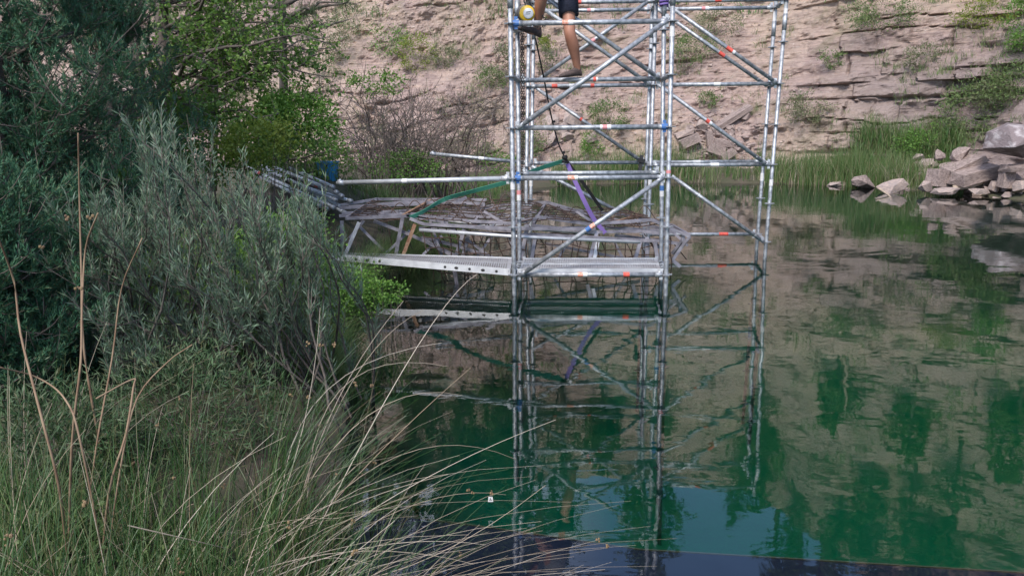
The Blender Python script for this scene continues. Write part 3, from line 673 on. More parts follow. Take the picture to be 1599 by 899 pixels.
cage('collapsed steel mesh cage farthest right, its pointed end past the tower',
     [[(836, 338, 9.2), (920, 350, 9.1), (1019, 343, 9.05), (1046, 356, 9.0), (1077, 369, 8.95)], [(855, 317, 10.1), (897, 328, 10), (983, 336, 9.9), (1050, 352, 9.6), (1077, 368, 9.0)], [(850, 335, 9.6), (910, 348, 9.5), (985, 347, 9.4)], [(870, 326, 9.9), (960, 343, 9.6), (1040, 358, 9.3)], [(840, 358, 9.2), (940, 354, 9.2), (1050, 362, 9.0)],
      [(830, 352, 9.1), (930, 362, 9.0), (1000, 361, 9.0), (1045, 366, 8.95)], [(836, 366, 9), (930, 371, 8.95), (1000, 375, 8.95), (1035, 376, 8.9)], [(1077, 370, 8.95), (1064, 386, 9), (1050, 406, 9.0)], [(1068, 372, 9.0), (1050, 396, 9.1)],
      [(960, 367, 9.3), (1066, 381, 9.05)]],
     [(((851, 320, 10), (833, 350, 9.1)), 'steel'), (((836, 366, 9), (828, 420, 8.9)), 'steel'), (((932, 362, 9), (917, 418, 8.9)), 'steel'), (((934, 374, 8.98), (926, 412, 8.9)), 'steel_white'), (((1000, 376, 8.95), (988, 418, 8.9)), 'steel'),
      (((1010, 370, 9), (1010, 418, 8.95)), 'steel'), (((1066, 366, 9), (1068, 380, 9)), 'steel'), (((960, 348, 9.2), (1000, 336, 9.8)), 'rust'), (((1022, 376, 8.9), (1028, 414, 8.9)), 'steel'), (((1050, 406, 9), (1062, 416, 9.0)), 'steel')],
     [((838, 345, 9.1), (1030, 352, 9.05), (1000, 334, 9.9), (858, 318, 10.1)), ((838, 368, 9.0), (1045, 372, 8.95), (1048, 432, 8.85), (830, 436, 8.9))])
for nme, lab, pts, r in (('scaffold_tube', 'white scaffold tube lying along the front of the mesh cages', [P(655, 359, 8.85), P(800, 369, 8.85), P(1000, 378, 8.75)], .02), ('scaffold_tube', 'pale scaffold tube lying across the middle cage under the ledger', [P(625, 334, 9.5), P(740, 350, 9.45), P(930, 365, 9.4)], .02)):
    tag(MB().tube(pts, r, 10).build(nme, M['galv_pale'], None, True), lab, 'scaffold tube')

# pile of scaffold tubes on the bank
gi = 0
PILE = [((388, 262), (505, 318)), ((400, 259), (524, 312)), ((398, 268), (512, 326)), ((408, 256), (540, 333)), ((430, 262), (526, 300)), ((440, 268), (534, 306)), ((420, 272), (500, 322)), ((452, 262), (520, 292)), ((415, 262), (530, 322)), ((446, 276), (520, 324)), ((404, 275), (470, 308)), ((436, 281), (548, 314))]
labs = ['leftmost', 'long upper', 'lower front', 'longest', 'short upper', 'upper right', 'lower middle', 'shortest topmost', 'middle', 'lower right', 'lowest left', 'rightmost']
for k, ((x0, y0), (x1, y1)) in enumerate(PILE):
    Y0 = 11.2; Y1 = 9.9
    a = P(x0, y0, Y0 + .05 * (k % 4)); b = P(x1, y1, Y1 + .05 * (k % 3))
    t = thing('scaffold_tube', labs[k] + ' tube in the pile of galvanised scaffold tubes on the bank', 'scaffold tube', tuple(a), 'galvanised tubes piled on the bank')
    MB().tube([a, b], .0242, 10).build('tube', M['galv_pale'], t, True)
    e = unit(b - a); MB().tube([b - e * .06, b + e * .02], .029, 10).build('end_head', M['galv'], t, True)
    if k in (0, 3, 5): MB().tube([a + e * (.3 if k != 5 else 1.0), a + e * (.4 if k != 5 else 1.1)], .0255, 10).build('colour_band', M['red' if k != 3 else 'orange'], t, True)

# blue plastic can on the bank behind the pile
pc = P(513, 277, 11.3); pc[2] = max(pc[2] - .03, gz(pc[0], pc[1]) - .01); t = thing('plastic_tub', 'blue plastic tub standing behind the pile of scaffold tubes', 'tub', tuple(pc))
mb = MB(); bt = .24; V = []
for (hw, hd, z) in ((.115, .09, -.02), (.135, .11, .235), (.145, .12, .24), (.145, .12, .26), (.125, .10, .26), (.10, .08, .02)):
    V += [(pc[0] + sx_ * hw, pc[1] + sy_ * hd, pc[2] + z) for sx_, sy_ in ((-1, -1), (1, -1), (1, 1), (-1, 1))]
Qf = [(4 * k + i, 4 * k + (i + 1) % 4, 4 * k + 4 + (i + 1) % 4, 4 * k + 4 + i) for k in range(5) for i in range(4)] + [(3, 2, 1, 0), (20, 21, 22, 23)]
mb.add(V, Qf); mb.build('shell', M['pblue'], t)
tt = np.linspace(0, math.pi, 12); MB().tube(np.stack([pc[0] + .135 * np.cos(tt), pc[1] - .02 + 0 * tt, pc[2] + .25 + .06 * np.sin(tt)], -1), .006, 6).build('handle', M['black'], t, True)
MB().bar((pc[0] - .02, pc[1] - .112, pc[2] + .20), (pc[0] + .02, pc[1] - .112, pc[2] + .20), .012, .03).build('handle_hole', M['black'], t)

# ------------------------------------------------------------------ straps, ropes, hoist
def ribbon(name, pts, w, material, label, cat, n=18, sag=0, face=(0, 1, .3), parent=None):
    pts = catmull3(pts, n); pts[:, 2] -= sag * np.sin(np.linspace(0, math.pi, len(pts)))
    d = unit(np.gradient(pts, axis=0)); sd2 = unit(np.cross(d, np.array(face, float))); th = unit(np.cross(sd2, d)) * .002
    tw = np.linspace(0, 1, len(pts))[:, None]; V = np.concatenate([pts + sd2 * w / 2 + th, pts - sd2 * w / 2 + th, pts - sd2 * w / 2 - th, pts + sd2 * w / 2 - th])
    n_ = len(pts); k = np.arange(n_ - 1); Q = np.concatenate([np.stack([k + a * n_, k + 1 + a * n_, k + 1 + ((a + 1) % 4) * n_, k + ((a + 1) % 4) * n_], -1) for a in range(4)])
    o = mesh_from(name, V, Q, [(0, n_, 2 * n_), (0, 2 * n_, 3 * n_)], M[material]); return tag(o, label, cat) if label else o
def rope(pts, r, material, label, n=24, name='rope', cat='rope'):
    return tag(MB().tube(catmull3(pts, n), r, 7).build(name, M[material], None, True), label, cat)
rope([P(836, 60, 8.5), P(849, 121, 8.7), P(860, 178, 8.9), P(872, 224, 9.05), P(882, 246, 9.1)], .009, 'black', 'knotted black rope hanging from beside the hoist down to the straps')
mb = MB()
for x, y, r in ((868, 202, .018), (865, 190, .014), (882, 246, .03), (881, 252, .024), (880, 238, .018)):
    c = P(x, y, 9.0); ang = np.linspace(0, 2 * np.pi, 10); mb.tube(np.stack([c[0] + r * .6 * np.cos(ang), c[1] + r * .4 * np.sin(ang), c[2] + r * .5 * np.sin(ang * 2)], -1), r * .6, 6)
tag(mb.build('rope_knot', M['black'], None, True), 'black knot where rope, purple sling and green strap meet', 'knot')
ribbon('strap', [P(883, 249, 9.1), P(912, 288, 9.15), P(941, 329, 9.3)], .038, 'black', 'wide black strap running down from the knot to the mesh cage', 'strap')
ribbon('sling', [P(886, 256, 9.05), P(904, 296, 9.0), P(925, 338, 9.0), P(945, 364, 8.98)], .05, 'purple', 'long purple sling hanging from the knot to the mesh cage', 'sling')
ribbon('strap', [P(881, 251, 9.1), P(835, 266, 9.0), P(795, 283, 8.9), P(745, 297, 9.0), P(695, 311, 9.3), P(660, 331, 9.1), P(640, 340, 9.05)], .055, 'greenw', 'long green strap running left from the knot over the cages', 'strap', n=30, face=(0, .8, .5))
rope([P(999, 272, 9.6), P(996, 292, 9.6), P(986, 312, 9.6), P(983, 335, 9.7)], .005, 'black', 'thin black rope hanging under the clamp on the rear standard')
mb = MB(); mb.bar(P(1002, 243, 9.95), P(999, 268, 9.9), .05, .04); mb.bar(P(996, 250, 9.9), P(1007, 252, 9.9), .03, .05)
tag(mb.build('clamp', M['black']), 'small black clamp handle fixed on the rear scaffold ledger', 'clamp')

# chain hoist
hp = P(823, 22, 8.2); t = thing('chain_hoist', 'yellow chain hoist hanging at the tower beside the climbing person', 'hoist', tuple(hp))
def disc(mb, c, r, h, ax=(0, -1, 0), n=28, bev=.12):
    c = np.array(c, float); ax = unit(np.array(ax, float)); mb.tube([c - ax * h / 2, c - ax * h * (.5 - bev), c + ax * h * (.5 - bev), c + ax * h / 2], [r * .9, r, r, r * .9], n); return mb
disc(MB(), hp, .078, .09).build('housing', M['yellow'], t, True)
disc(MB(), hp + [.012, -.048, -.003], .052, .02).build('cover_plate', M['galv_pale'], t, True)
mb = MB(); mb.bar(hp + [-.01, -.0595, .008], hp + [.035, -.0595, .012], .002, .008); mb.bar(hp + [-.015, -.0595, -.01], hp + [.03, -.0595, -.008], .002, .005); mb.build('lettering', M['black'], t)
disc(MB(), hp + [-.02, .03, .01], .085, .05).build('chain_wheel', M['chain'], t, True)
mb = MB(); th_ = np.linspace(-.5, 4.2, 16); mb.tube(np.stack([hp[0] + .03 * np.cos(th_), hp[1] + 0 * th_, hp[2] + .125 + .03 * np.sin(th_)], -1), .008, 7); mb.bar(hp + [0, 0, .05], hp + [0, 0, .1], .03, .03); mb.build('hook', M['chain'], t, True)
def chain(pts, step, wire, material, parent, nm='load_chain'):
    pts = np.asarray(pts, float); seg_ = np.r_[0, np.cumsum(np.linalg.norm(np.diff(pts, axis=0), axis=1))]; mb = MB(); n_ = int(seg_[-1] / step)
    an = np.linspace(0, 2 * np.pi, 9); paths = []
    for k in range(n_):
        s0 = (k + .5) * step; c = np.array([np.interp(s0, seg_, pts[:, j]) for j in range(3)]); c2 = np.array([np.interp(s0 + .01, seg_, pts[:, j]) for j in range(3)]); d = unit(c2 - c)
        a = unit(np.cross(d, [0, 1, 0.05])) if k % 2 else unit(np.cross(d, [1, .1, 0]))
        paths.append(c + d * np.cos(an)[:, None] * step * .68 + a * np.sin(an)[:, None] * step * .42)
    mb.tubes(np.array(paths), wire, 5); return mb.build(nm, M[material], parent, True)
chain([P(814, 32, 8.25), P(814.5, 150, 8.3), P(815.5, 322, 8.35)], .026, .0042, 'chain', t)
chain([P(816.5, 32, 8.22), P(818, 120, 8.25), P(817.5, 258, 8.3)], .026, .0036, 'chain', t)
chain([P(829, 30, 8.2), P(834, 42, 8.2), P(845, 43, 8.2), P(856, 38, 8.2), P(866, 38, 8.22), P(851, 30, 8.25), P(838, 15, 8.25), P(832, -12, 8.25)], .024, .0034, 'chain', t, 'hand_chain')
chain([P(823, 8, 8.2), P(823, -10, 8.2), P(822, -45, 8.2)], .026, .004, 'chain', t, 'hanging_chain')

# ------------------------------------------------------------------ the person
def person():
    hipL, hipR = P(866, -28, 8.50), P(886, -26, 8.62)
    kn1, an1 = P(889.5, 54, 8.42), P(901.5, 106, 8.56)
    kn2, an2 = P(846, -22, 8.10), P(838, 44, 8.36)
    pel = (hipL + hipR) / 2 + [0, 0, .05]; ch = pel + [-.10, -.02, .40]; nk = ch + [-.03, -.01, .15]; hd = nk + [-.03, -.02, .13]
    shL, shR = ch + [-.08, -.17, .08], ch + [.02, .18, .08]
    elL = shL + [-.20, .00, -.12]; wrL = elL + [-.14, .06, .18]; elR = shR + [-.20, -.06, -.10]; wrR = elR + [-.18, -.08, .16]
    root = thing('person', 'person in dark shorts climbing the scaffold tower, legs in view', 'person', tuple(an1 + [0, 0, -.08]))
    Vs, Es, Rs = [], [], []
    def vtx(p, r, q=None):
        Vs.append(tuple(p)); Rs.append(r)
        if q is not None: Es.append((q, len(Vs) - 1))
        return len(Vs) - 1
    p = vtx(pel, .135); a = vtx(mix_(pel, ch, .5), .125, p); c = vtx(ch, .145, a); n_ = vtx(nk, .062, c); h = vtx(hd, .088, n_); vtx(hd + [0, 0, .08], .08, h)
    for hip, kn, an, toe in ((hipL, kn2, an2, P(819, 48, 8.30)), (hipR, kn1, an1, P(884, 117, 8.50))):
        i_ = vtx(hip, .095, p); j = vtx(mix_(hip, kn, .5), .076, i_); k = vtx(kn, .062, j); k1 = vtx(mix_(kn, an, .28) + [.012, .01, 0], .071, k); k2 = vtx(mix_(kn, an, .68) + [.006, .005, 0], .050, k1); k3 = vtx(an, .040, k2)
        hl = vtx(an + [.01, .01, -.05], .036, k3); vtx(mix_(an + [0, 0, -.055], toe, .8), .03, hl)
    for sh, el, wr in ((shL, elL, wrL), (shR, elR, wrR)):
        i_ = vtx(sh, .055, c); j = vtx(el, .04, i_); k = vtx(wr, .027, j); d = unit(wr - el); pm = vtx(wr + d * .06, .03, k)
        sd3 = unit(np.cross(d, [0, 0, 1]))
        for f in range(4):
            b_ = wr + d * .075 + sd3 * (.028 - .0185 * f); k4 = vtx(b_, .011, pm); k5 = vtx(b_ + d * .035 * (1.05 if f in (1, 2) else .9), .009, k4); vtx(b_ + d * .045 + np.array([-.01, 0, -.03]), .008, k5)
        k4 = vtx(wr + d * .03 + sd3 * .035, .011, pm); vtx(wr + d * .06 + sd3 * .05 + [0, 0, -.02], .009, k4)
    me = bpy.data.meshes.new('body'); me.from_pydata(Vs, Es, []); me.update()
    o = bpy.data.objects.new('body', me); link(o, root); o.matrix_parent_inverse = parent_inv(root); me.materials.append(M['skin'])
    md = o.modifiers.new('skin', 'SKIN'); md.use_smooth_shade = True
    for k, r in enumerate(Rs): me.skin_vertices[0].data[k].radius = (r, r)
    me.skin_vertices[0].data[0].use_root = True
    o.modifiers.new('sub', 'SUBSURF').levels = 2; o.modifiers['sub'].render_levels = 2
    # shorts: two legs and a seat, loft
    mb = MB()
    for hip, kn, fr_ in ((hipR, kn1, .62), (hipL, kn2, .55)):
        ps = [pel + [0, 0, .02], hip, mix_(hip, kn, fr_ * .5), mix_(hip, kn, fr_), mix_(hip, kn, fr_ - .005), mix_(hip, kn, .3)]
        mb.tubes(np.array(ps)[None], np.array([[.13, .118, .108, .106, .097, .085]]), 22)
    mb.tube([pel + [0, 0, -.06], pel + [0, 0, .03], pel + [-.02, 0, .12]], [.15, .16, .142], 22)
    mb.build('shorts', M['shorts'], root, True)
    mb = MB(); mb.tube([pel + [0, 0, .05], mix_(pel, ch, .5), ch, ch + [0, 0, .09], nk + [0, 0, -.02]], [.15, .145, .175, .12, .065], 22)
    for sh, el in ((shL, elL), (shR, elR)): mb.tube([ch + [0, 0, .03], sh, mix_(sh, el, .5)], [.08, .075, .062], 14)
    mb.build('shirt', M['shirt'], root, True)
    bmh = bmesh.new(); bmesh.ops.create_icosphere(bmh, subdivisions=3, radius=.105); bmesh.ops.scale(bmh, vec=(.92, .98, 1.05), verts=bmh.verts)
    for v in bmh.verts:
        if v.co.x < -.02 and v.co.z < .035: v.co.x *= .55; v.co.z = max(v.co.z, -.03)
    meh = bpy.data.meshes.new('hair'); bmh.to_mesh(meh); bmh.free(); meh.materials.append(M['hair']); o = bpy.data.objects.new('hair', meh); link(o, root); o.matrix_parent_inverse = parent_inv(root); o.location = hd + [.012, .004, .055]
    for an, toe in ((an1, P(881, 119, 8.50)), (an2, P(817, 47, 8.30))):
        hb = an + [.02, .01, -.062]; tp = toe + [0, 0, .012]; d = unit(tp - hb); mb = MB()
        upv = unit(np.cross(np.cross(d, [0, 0, 1]), d)) * -1; upv = upv if upv[2] > 0 else -upv; sd4 = unit(np.cross(d, upv)); n_ = 16; aa = np.linspace(0, 2 * np.pi, n_, endpoint=False); rings = []
        LN = .27
        for q, wd_, ht in ((-.12, .022, .05), (-.03, .036, .10), (.12, .038, .115), (.3, .038, .085), (.55, .045, .062), (.8, .045, .05), (.95, .032, .036), (1.0, .012, .02)):
            ctr = hb + d * q * LN * .9
            rings.append(np.stack([ctr + sd4 * wd_ * math.cos(x) + upv * (ht * .5 + ht * .5 * max(math.sin(x), -.9) - .028) for x in aa]))
        V_ = np.concatenate(rings + [rings[0].mean(0)[None], rings[-1].mean(0)[None]]); NR = len(rings)
        mb.add(V_, [(r * n_ + k, r * n_ + (k + 1) % n_, (r + 1) * n_ + (k + 1) % n_, (r + 1) * n_ + k) for r in range(NR - 1) for k in range(n_)], [(NR * n_, k, (k + 1) % n_) for k in range(n_)] + [(NR * n_ + 1, (NR - 1) * n_ + (k + 1) % n_, (NR - 1) * n_ + k) for k in range(n_)])
        mb.build('shoe', M['shoe'], root, True)
person()
#REST3
# ------------------------------------------------------------------ rocks
def rock_mesh(seed, n=22, boxy=.5, rough=.05):
    r_ = np.random.default_rng(seed); bm = bmesh.new(); p = unit(r_.normal(size=(n, 3)))
    cube = p / np.max(np.abs(p), axis=1, keepdims=True); p = p * (1 - boxy) + cube * boxy * .85
    p = p * r_.uniform(.82, 1.08, (n, 1))
    if boxy > .7: p = np.concatenate([p * .88, np.array([(a, b, c) for a in (-1, 1) for b in (-1, 1) for c in (-1, 1)]) * r_.uniform(.72, 1.0, (8, 3))])
    for q in p: bm.verts.new(q)
    res = bmesh.ops.convex_hull(bm, input=bm.verts)
    bmesh.ops.delete(bm, geom=[g_ for g_ in res['geom_interior'] if isinstance(g_, bmesh.types.BMVert)], context='VERTS')
    bmesh.ops.dissolve_limit(bm, angle_limit=R(16), verts=bm.verts, edges=bm.edges)
    bmesh.ops.bevel(bm, geom=list(bm.edges), offset=.035, segments=2, profile=.6, affect='EDGES', clamp_overlap=True)
    bmesh.ops.triangulate(bm, faces=bm.faces)
    bmesh.ops.subdivide_edges(bm, edges=bm.edges, cuts=1, use_grid_fill=True)
    for v in bm.verts:
        c = np.array(v.co); k = fbm(c[None] * 3 + seed, 3, seed)[0] - .45; v.co *= 1 + k * rough * 3
    me = bpy.data.meshes.new('rock'); bm.to_mesh(me); bm.free(); me.polygons.foreach_set('use_smooth', np.zeros(len(me.polygons), bool)); return me
RK = {}
def rock(label, pos, size, rot=(0, 0, 0), seed=0, material='rock', cat='rock', boxy=.5, name='boulder', group=None):
    key = (seed % 9, boxy, material)
    if key not in RK:
        me = rock_mesh(seed % 9 + 1, boxy=boxy); me.materials.append(M[material]); RK[key] = me
    o = bpy.data.objects.new(name, RK[key]); link(o); o.location = pos; o.scale = [q / 2 for q in size]; o.rotation_euler = [R(a) for a in rot]
    return tag(o, label, cat, group)
px2m = lambda px, Y: px / F_ * Y
def prock(label, px, py, wpx, hpx, Y, rot=(0, 0, 0), seed=0, material='rock', depth=1.0, **k):
    return rock(label, P(px, py, Y), (px2m(wpx, Y), px2m(wpx, Y) * depth * .8, px2m(hpx, Y)), rot, seed, material, **k)
prock('whitish tilted slab of rock standing in the water before the reeds', 1394, 291, 52, 20, 19.0, (0, -14, 10), 1, 'rock_pale')
prock('squarish grey boulder left of the big tilted slabs', 1466, 279, 36, 31, 18.6, (0, 8, 20), 2, boxy=.8)
prock('longest tilted grey slab at the water edge on the right', 1522, 273, 70, 22, 18.2, (6, -13, 8), 3, boxy=.9, depth=.7)
prock('tilted grey slab stacked on the longest slab on the right', 1503, 257, 60, 12, 18.7, (4, -24, 0), 4, boxy=.9)
prock('rounded pinkish boulder on top of the rock heap', 1500, 243, 36, 24, 19.0, (0, -38, 12), 5, 'rock')
prock('small dark reddish boulder left on top of the rock heap', 1469, 242, 20, 20, 19.2, (0, 10, 0), 6)
prock('flat pale rock lying at the water line in the rock heap', 1478, 298, 46, 12, 18.0, (0, -4, 0), 7, 'rock_pale')
prock('small pale boulder half in water left of the squarish boulder', 1446, 291, 28, 18, 18.4, (0, 18, 0), 8, 'rock_pale')
prock('big lichen spotted block overhanging at the right edge', 1592, 222, 112, 58, 17.6, (8, 6, 14), 5, 'rock_lichen', boxy=.45)
prock('upright dark block under the lichen spotted block', 1572, 276, 22, 42, 17.5, (0, 4, 0), 2, boxy=.9)
prock('flat dark slab wedged under the lichen spotted block', 1588, 262, 46, 10, 17.4, (0, -5, 0), 6, boxy=.9)
prock('pale block at the water line on the far right edge', 1594, 292, 30, 22, 17.2, (0, 0, 30), 5, 'rock_pale')
prock('flat light rock in the water under the driftwood', 1529, 299, 34, 11, 17.8, (0, 3, 0), 1, 'rock_pale')
prock('small pale upright rock beside the longest slab', 1554, 291, 20, 22, 17.8, (0, 10, 0), 7, 'rock_pale')
prock('grey weathered mound of rock behind the whitish slab', 1352, 283, 46, 24, 20.4, (0, 5, 0), 4, 'rock')
prock('flat light stone lying in the shallow water by the reeds', 1308, 287, 44, 8, 21.2, (0, -3, 0), 8, 'rock_pale')
def crock(label, px, py, wpx, hpx, rot=(0, 0, 0), seed=0, material='rock', depth=1.0, **k):
    p = on_cliff(px, py + hpx * .3); Y = p[1]
    return rock(label, p + [0, -.1, px2m(hpx, Y) * .25], (px2m(wpx, Y), px2m(wpx, Y) * depth * .8, px2m(hpx, Y)), rot, seed, material, **k)
crock('largest pale boulder in the pile behind the tower', 893, 185, 34, 30, (0, 25, 0), 1, 'rock_pale')
crock('rounded pale boulder left in the pile behind the tower', 862, 188, 30, 24, (0, -20, 30), 2, 'rock_pale')
crock('brown boulder between the two pale boulders behind the tower', 876, 200, 24, 28, (0, 40, 0), 3)
crock('small pale boulder low in the pile behind the tower', 887, 213, 24, 16, (0, 0, 10), 5, 'rock_pale')
crock('long leaning stone on the left of the pile behind the tower', 862, 216, 12, 34, (0, 32, 0), 6, 'rock_pale')
crock('flat stone right of the pile behind the tower', 922, 214, 26, 16, (0, -25, 0), 7)
crock('long tilted rock slab sticking out above the rubble between the standards', 1138, 186, 74, 9, (10, -32, 0), 3, depth=.35, boxy=.9)
crock('big grey block at the left of the rubble between the standards', 1073, 220, 34, 17, (0, -22, 0), 4, boxy=.8)
crock('yellowish flat slab above the big grey block in the rubble', 1066, 208, 34, 9, (0, -16, 0), 1, 'rock_pale', boxy=.9)
crock('upright narrow block in the middle of the rubble', 1106, 215, 12, 28, (0, -6, 0), 2, boxy=.9)
crock('pinkish block at the top of the rubble between the standards', 1095, 196, 20, 20, (0, 20, 0), 5, 'rock_pale')
crock('dark angular block low in the rubble between the standards', 1118, 233, 26, 16, (0, 20, 0), 7, boxy=.8)
crock('slanting dark block at the right foot of the rubble', 1134, 240, 28, 12, (0, -28, 0), 8, boxy=.8)
crock('broad block right of the upright block in the rubble', 1128, 223, 32, 11, (0, 10, 0), 6, boxy=.8)
crock('lowest broad pale ledge of rock under the rubble', 1066, 243, 34, 10, (0, 2, 0), 4, 'rock_pale', boxy=.8)
# boulders under the water by the bank
for lab, px, py, w_, h_, dz, sd_ in (('round brown boulder under water, middle of the drowned three', 592, 697, .26, .2, -.34, 1), ('round brown boulder under water, lowest and nearest', 614, 762, .28, .17, -.30, 2),
        ('long pale boulder under water, farthest from the bank', 692, 606, .30, .14, -.45, 5), ('dim brown boulder under water close to the bank', 600, 642, .34, .24, -.42, 4), ('dim brown boulder under water below the overhanging shrub', 575, 585, .4, .3, -.5, 7)):
    rock(lab, G(px, py, dz), (w_, w_ * .85, h_ * 1.2), (5, 5, 30 * sd_), sd_, 'rock_wet', boxy=.15)
# driftwood
tag(MB().tube(catmull3([P(1488, 294, 18.2), P(1515, 291, 18.1), P(1536, 284, 18.2)], 12), np.linspace(.07, .04, 10), 8).build('driftwood', M['wood'], None, True), 'pale driftwood log lying on the flat rocks on the right', 'driftwood')
tag(MB().tube(catmull3([P(1370, 293, 18.7), P(1385, 303, 18.2), P(1394, 311, 17.8)], 12), np.linspace(.03, .015, 10), 6).build('driftwood_stick', M['wood'], None, True), 'thin pale stick leaning from the whitish slab into water', 'driftwood')
# small rubble and scree: nobody could count it
def scree(name, pts, smin, smax, material, label):
    base = []
    for k in range(5):
        me = rock_mesh(20 + k, 10, .6); v = np.zeros(len(me.vertices) * 3, np.float32); me.vertices.foreach_get('co', v); me.calc_loop_triangles()
        t_ = np.zeros(len(me.loop_triangles) * 3, np.int32); me.loop_triangles.foreach_get('vertices', t_); base.append((v.reshape(-1, 3), t_.reshape(-1, 3))); bpy.data.meshes.remove(me)
    # coarse: use the hull only
    mb = MB()
    for p in pts:
        v, t_ = base[rng.integers(5)]; sc = rng.uniform(smin, smax) ** 1.0 * rng.uniform(.5, 1, 3) * [1, 1, .6]
        e = Matrix.Rotation(rng.uniform(0, 6.28), 3, 'Z') @ Matrix.Rotation(rng.uniform(-.6, .6), 3, 'X'); e = np.array(e)
        mb.add((v * sc) @ e.T + p, None, t_)
    return tag(mb.build(name, M[material]), label, 'rubble', kind='stuff')
pts = [on_cliff(rng.normal(1130, 34), min(262, max(150, rng.normal(226, 26)))) for _ in range(230)]
scree('rubble', pts, .06, .26, 'rock', 'loose broken stones between the scaffold standards on the slope')
pts = [on_cliff(rng.uniform(560, 1240), rng.uniform(0, 255)) for _ in range(420)]
scree('scree', pts, .03, .11, 'rock_pale', 'small pale stones scattered over the slope')
pts = []
for _ in range(150):
    x = rng.uniform(9.6, 12.6); y = rng.uniform(17.2, 21.2); d = float(sdist(np.array([x]), np.array([y]))[0])
    if -.3 < d < 1.6: pts.append(np.array([x, y, gz(x, y) + .35 * max(d, 0) * rng.uniform(0, 1)]))
scree('shore_rubble', pts, .08, .3, 'rock', 'broken stones along the shore on the right')
pts = []
for _ in range(90):
    x = rng.uniform(-1.8, .2); y = rng.uniform(8.5, 12.5); d = float(sdist(np.array([x]), np.array([y]))[0])
    if -.5 < d < .4: pts.append(np.array([x, y, gz(x, y)]))
scree('bank_stones', pts, .04, .12, 'rock', 'broken stones on the bank below the mesh cages')

# ------------------------------------------------------------------ plants
def curve(a, b, K=8, bow=None, amt=.1):
    """bowed paths a->b, (N,K,3)"""
    a = np.atleast_2d(a); b = np.atleast_2d(b); t = np.linspace(0, 1, K)[None, :, None]
    L_ = np.linalg.norm(b - a, axis=1)[:, None, None]
    if bow is None: bow = rdir(len(a))
    return a[:, None] * (1 - t) + b[:, None] * t + np.asarray(bow).reshape(-1, 1, 3) * L_ * amt * np.sin(np.pi * t)
def along(paths, t):
    N, K, _ = paths.shape; f = t * (K - 1); i = np.clip(f.astype(int), 0, K - 2); f = (f - i)[:, None]; n_ = np.arange(N)
    p = paths[n_, i] * (1 - f) + paths[n_, i + 1] * f; return p, unit(paths[n_, i + 1] - paths[n_, i])
def sprays(paths, per, L_, lmat, L0, W0, spread=.8, up=.3, t0=.3, leaves_per=12, twig_r=.002, ang=.7, droop=0):
    """side twigs along paths, each with leaves set along it -> (twig paths, leaf MB)"""
    N = len(paths); idx = np.repeat(np.arange(N), per); t = rng.uniform(t0, 1, len(idx))
    p, d = along(paths[idx], t); e = unit(d * (1 - spread) + rdir(len(idx)) * spread + [0, 0, up])
    ll = L_ * rng.uniform(.5, 1.2, len(idx)); q = p + e * ll[:, None]
    tw = curve(p, q, 5, np.tile([0, 0, -1.], (len(p), 1)), .12 + droop)
    j = np.repeat(np.arange(len(tw)), leaves_per); tt = rng.uniform(.1, 1, len(j)); lp, ld = along(tw[j], tt)
    ldir = unit(ld * (1 - ang) + rdir(len(j)) * ang)
    lm = MB(); lm.leaves(lp, ldir, L0 * rng.uniform(.6, 1.25, len(j)), W0 * rng.uniform(.7, 1.2, len(j)))
    return tw, lm
def bush(name, label, cat, base, center, radii, leaf, n=3000, L0=.04, W0=.02, stems=14, clumps=40, group=None, wood='twig', droop=0):
    base = np.array(base, float); center = np.array(center, float); radii = np.array(radii, float)
    t = thing(name, label, cat, tuple(base), group)
    cc = center + rdir(clumps) * radii * (rng.uniform(.35, 1, (clumps, 1)) ** .5)
    sp = curve(np.repeat(base[None], stems, 0) + rng.normal(0, .04, (stems, 3)) * [1, 1, 0], cc[:stems], 6, np.tile([0, 0, .4], (stems, 1)), .15)
    mb = MB(); mb.tubes(sp, np.linspace(.012, .003, 6)[None] * max(.4, radii.mean()), 4); mb.build('stem', M[wood], t)
    k = rng.integers(0, clumps, n); r_ = radii.mean() * .34
    pos = cc[k] + rng.normal(0, 1, (n, 3)) * r_ * [1, 1, .7] * .62 + [0, 0, -droop * r_]
    dr = unit(unit(pos - center) * .6 + rdir(n) * .8 + [0, 0, .25 - droop])
    MB().leaves(pos, dr, L0 * rng.uniform(.6, 1.3, n), W0 * rng.uniform(.6, 1.2, n)).build('foliage', M[leaf], t); return t

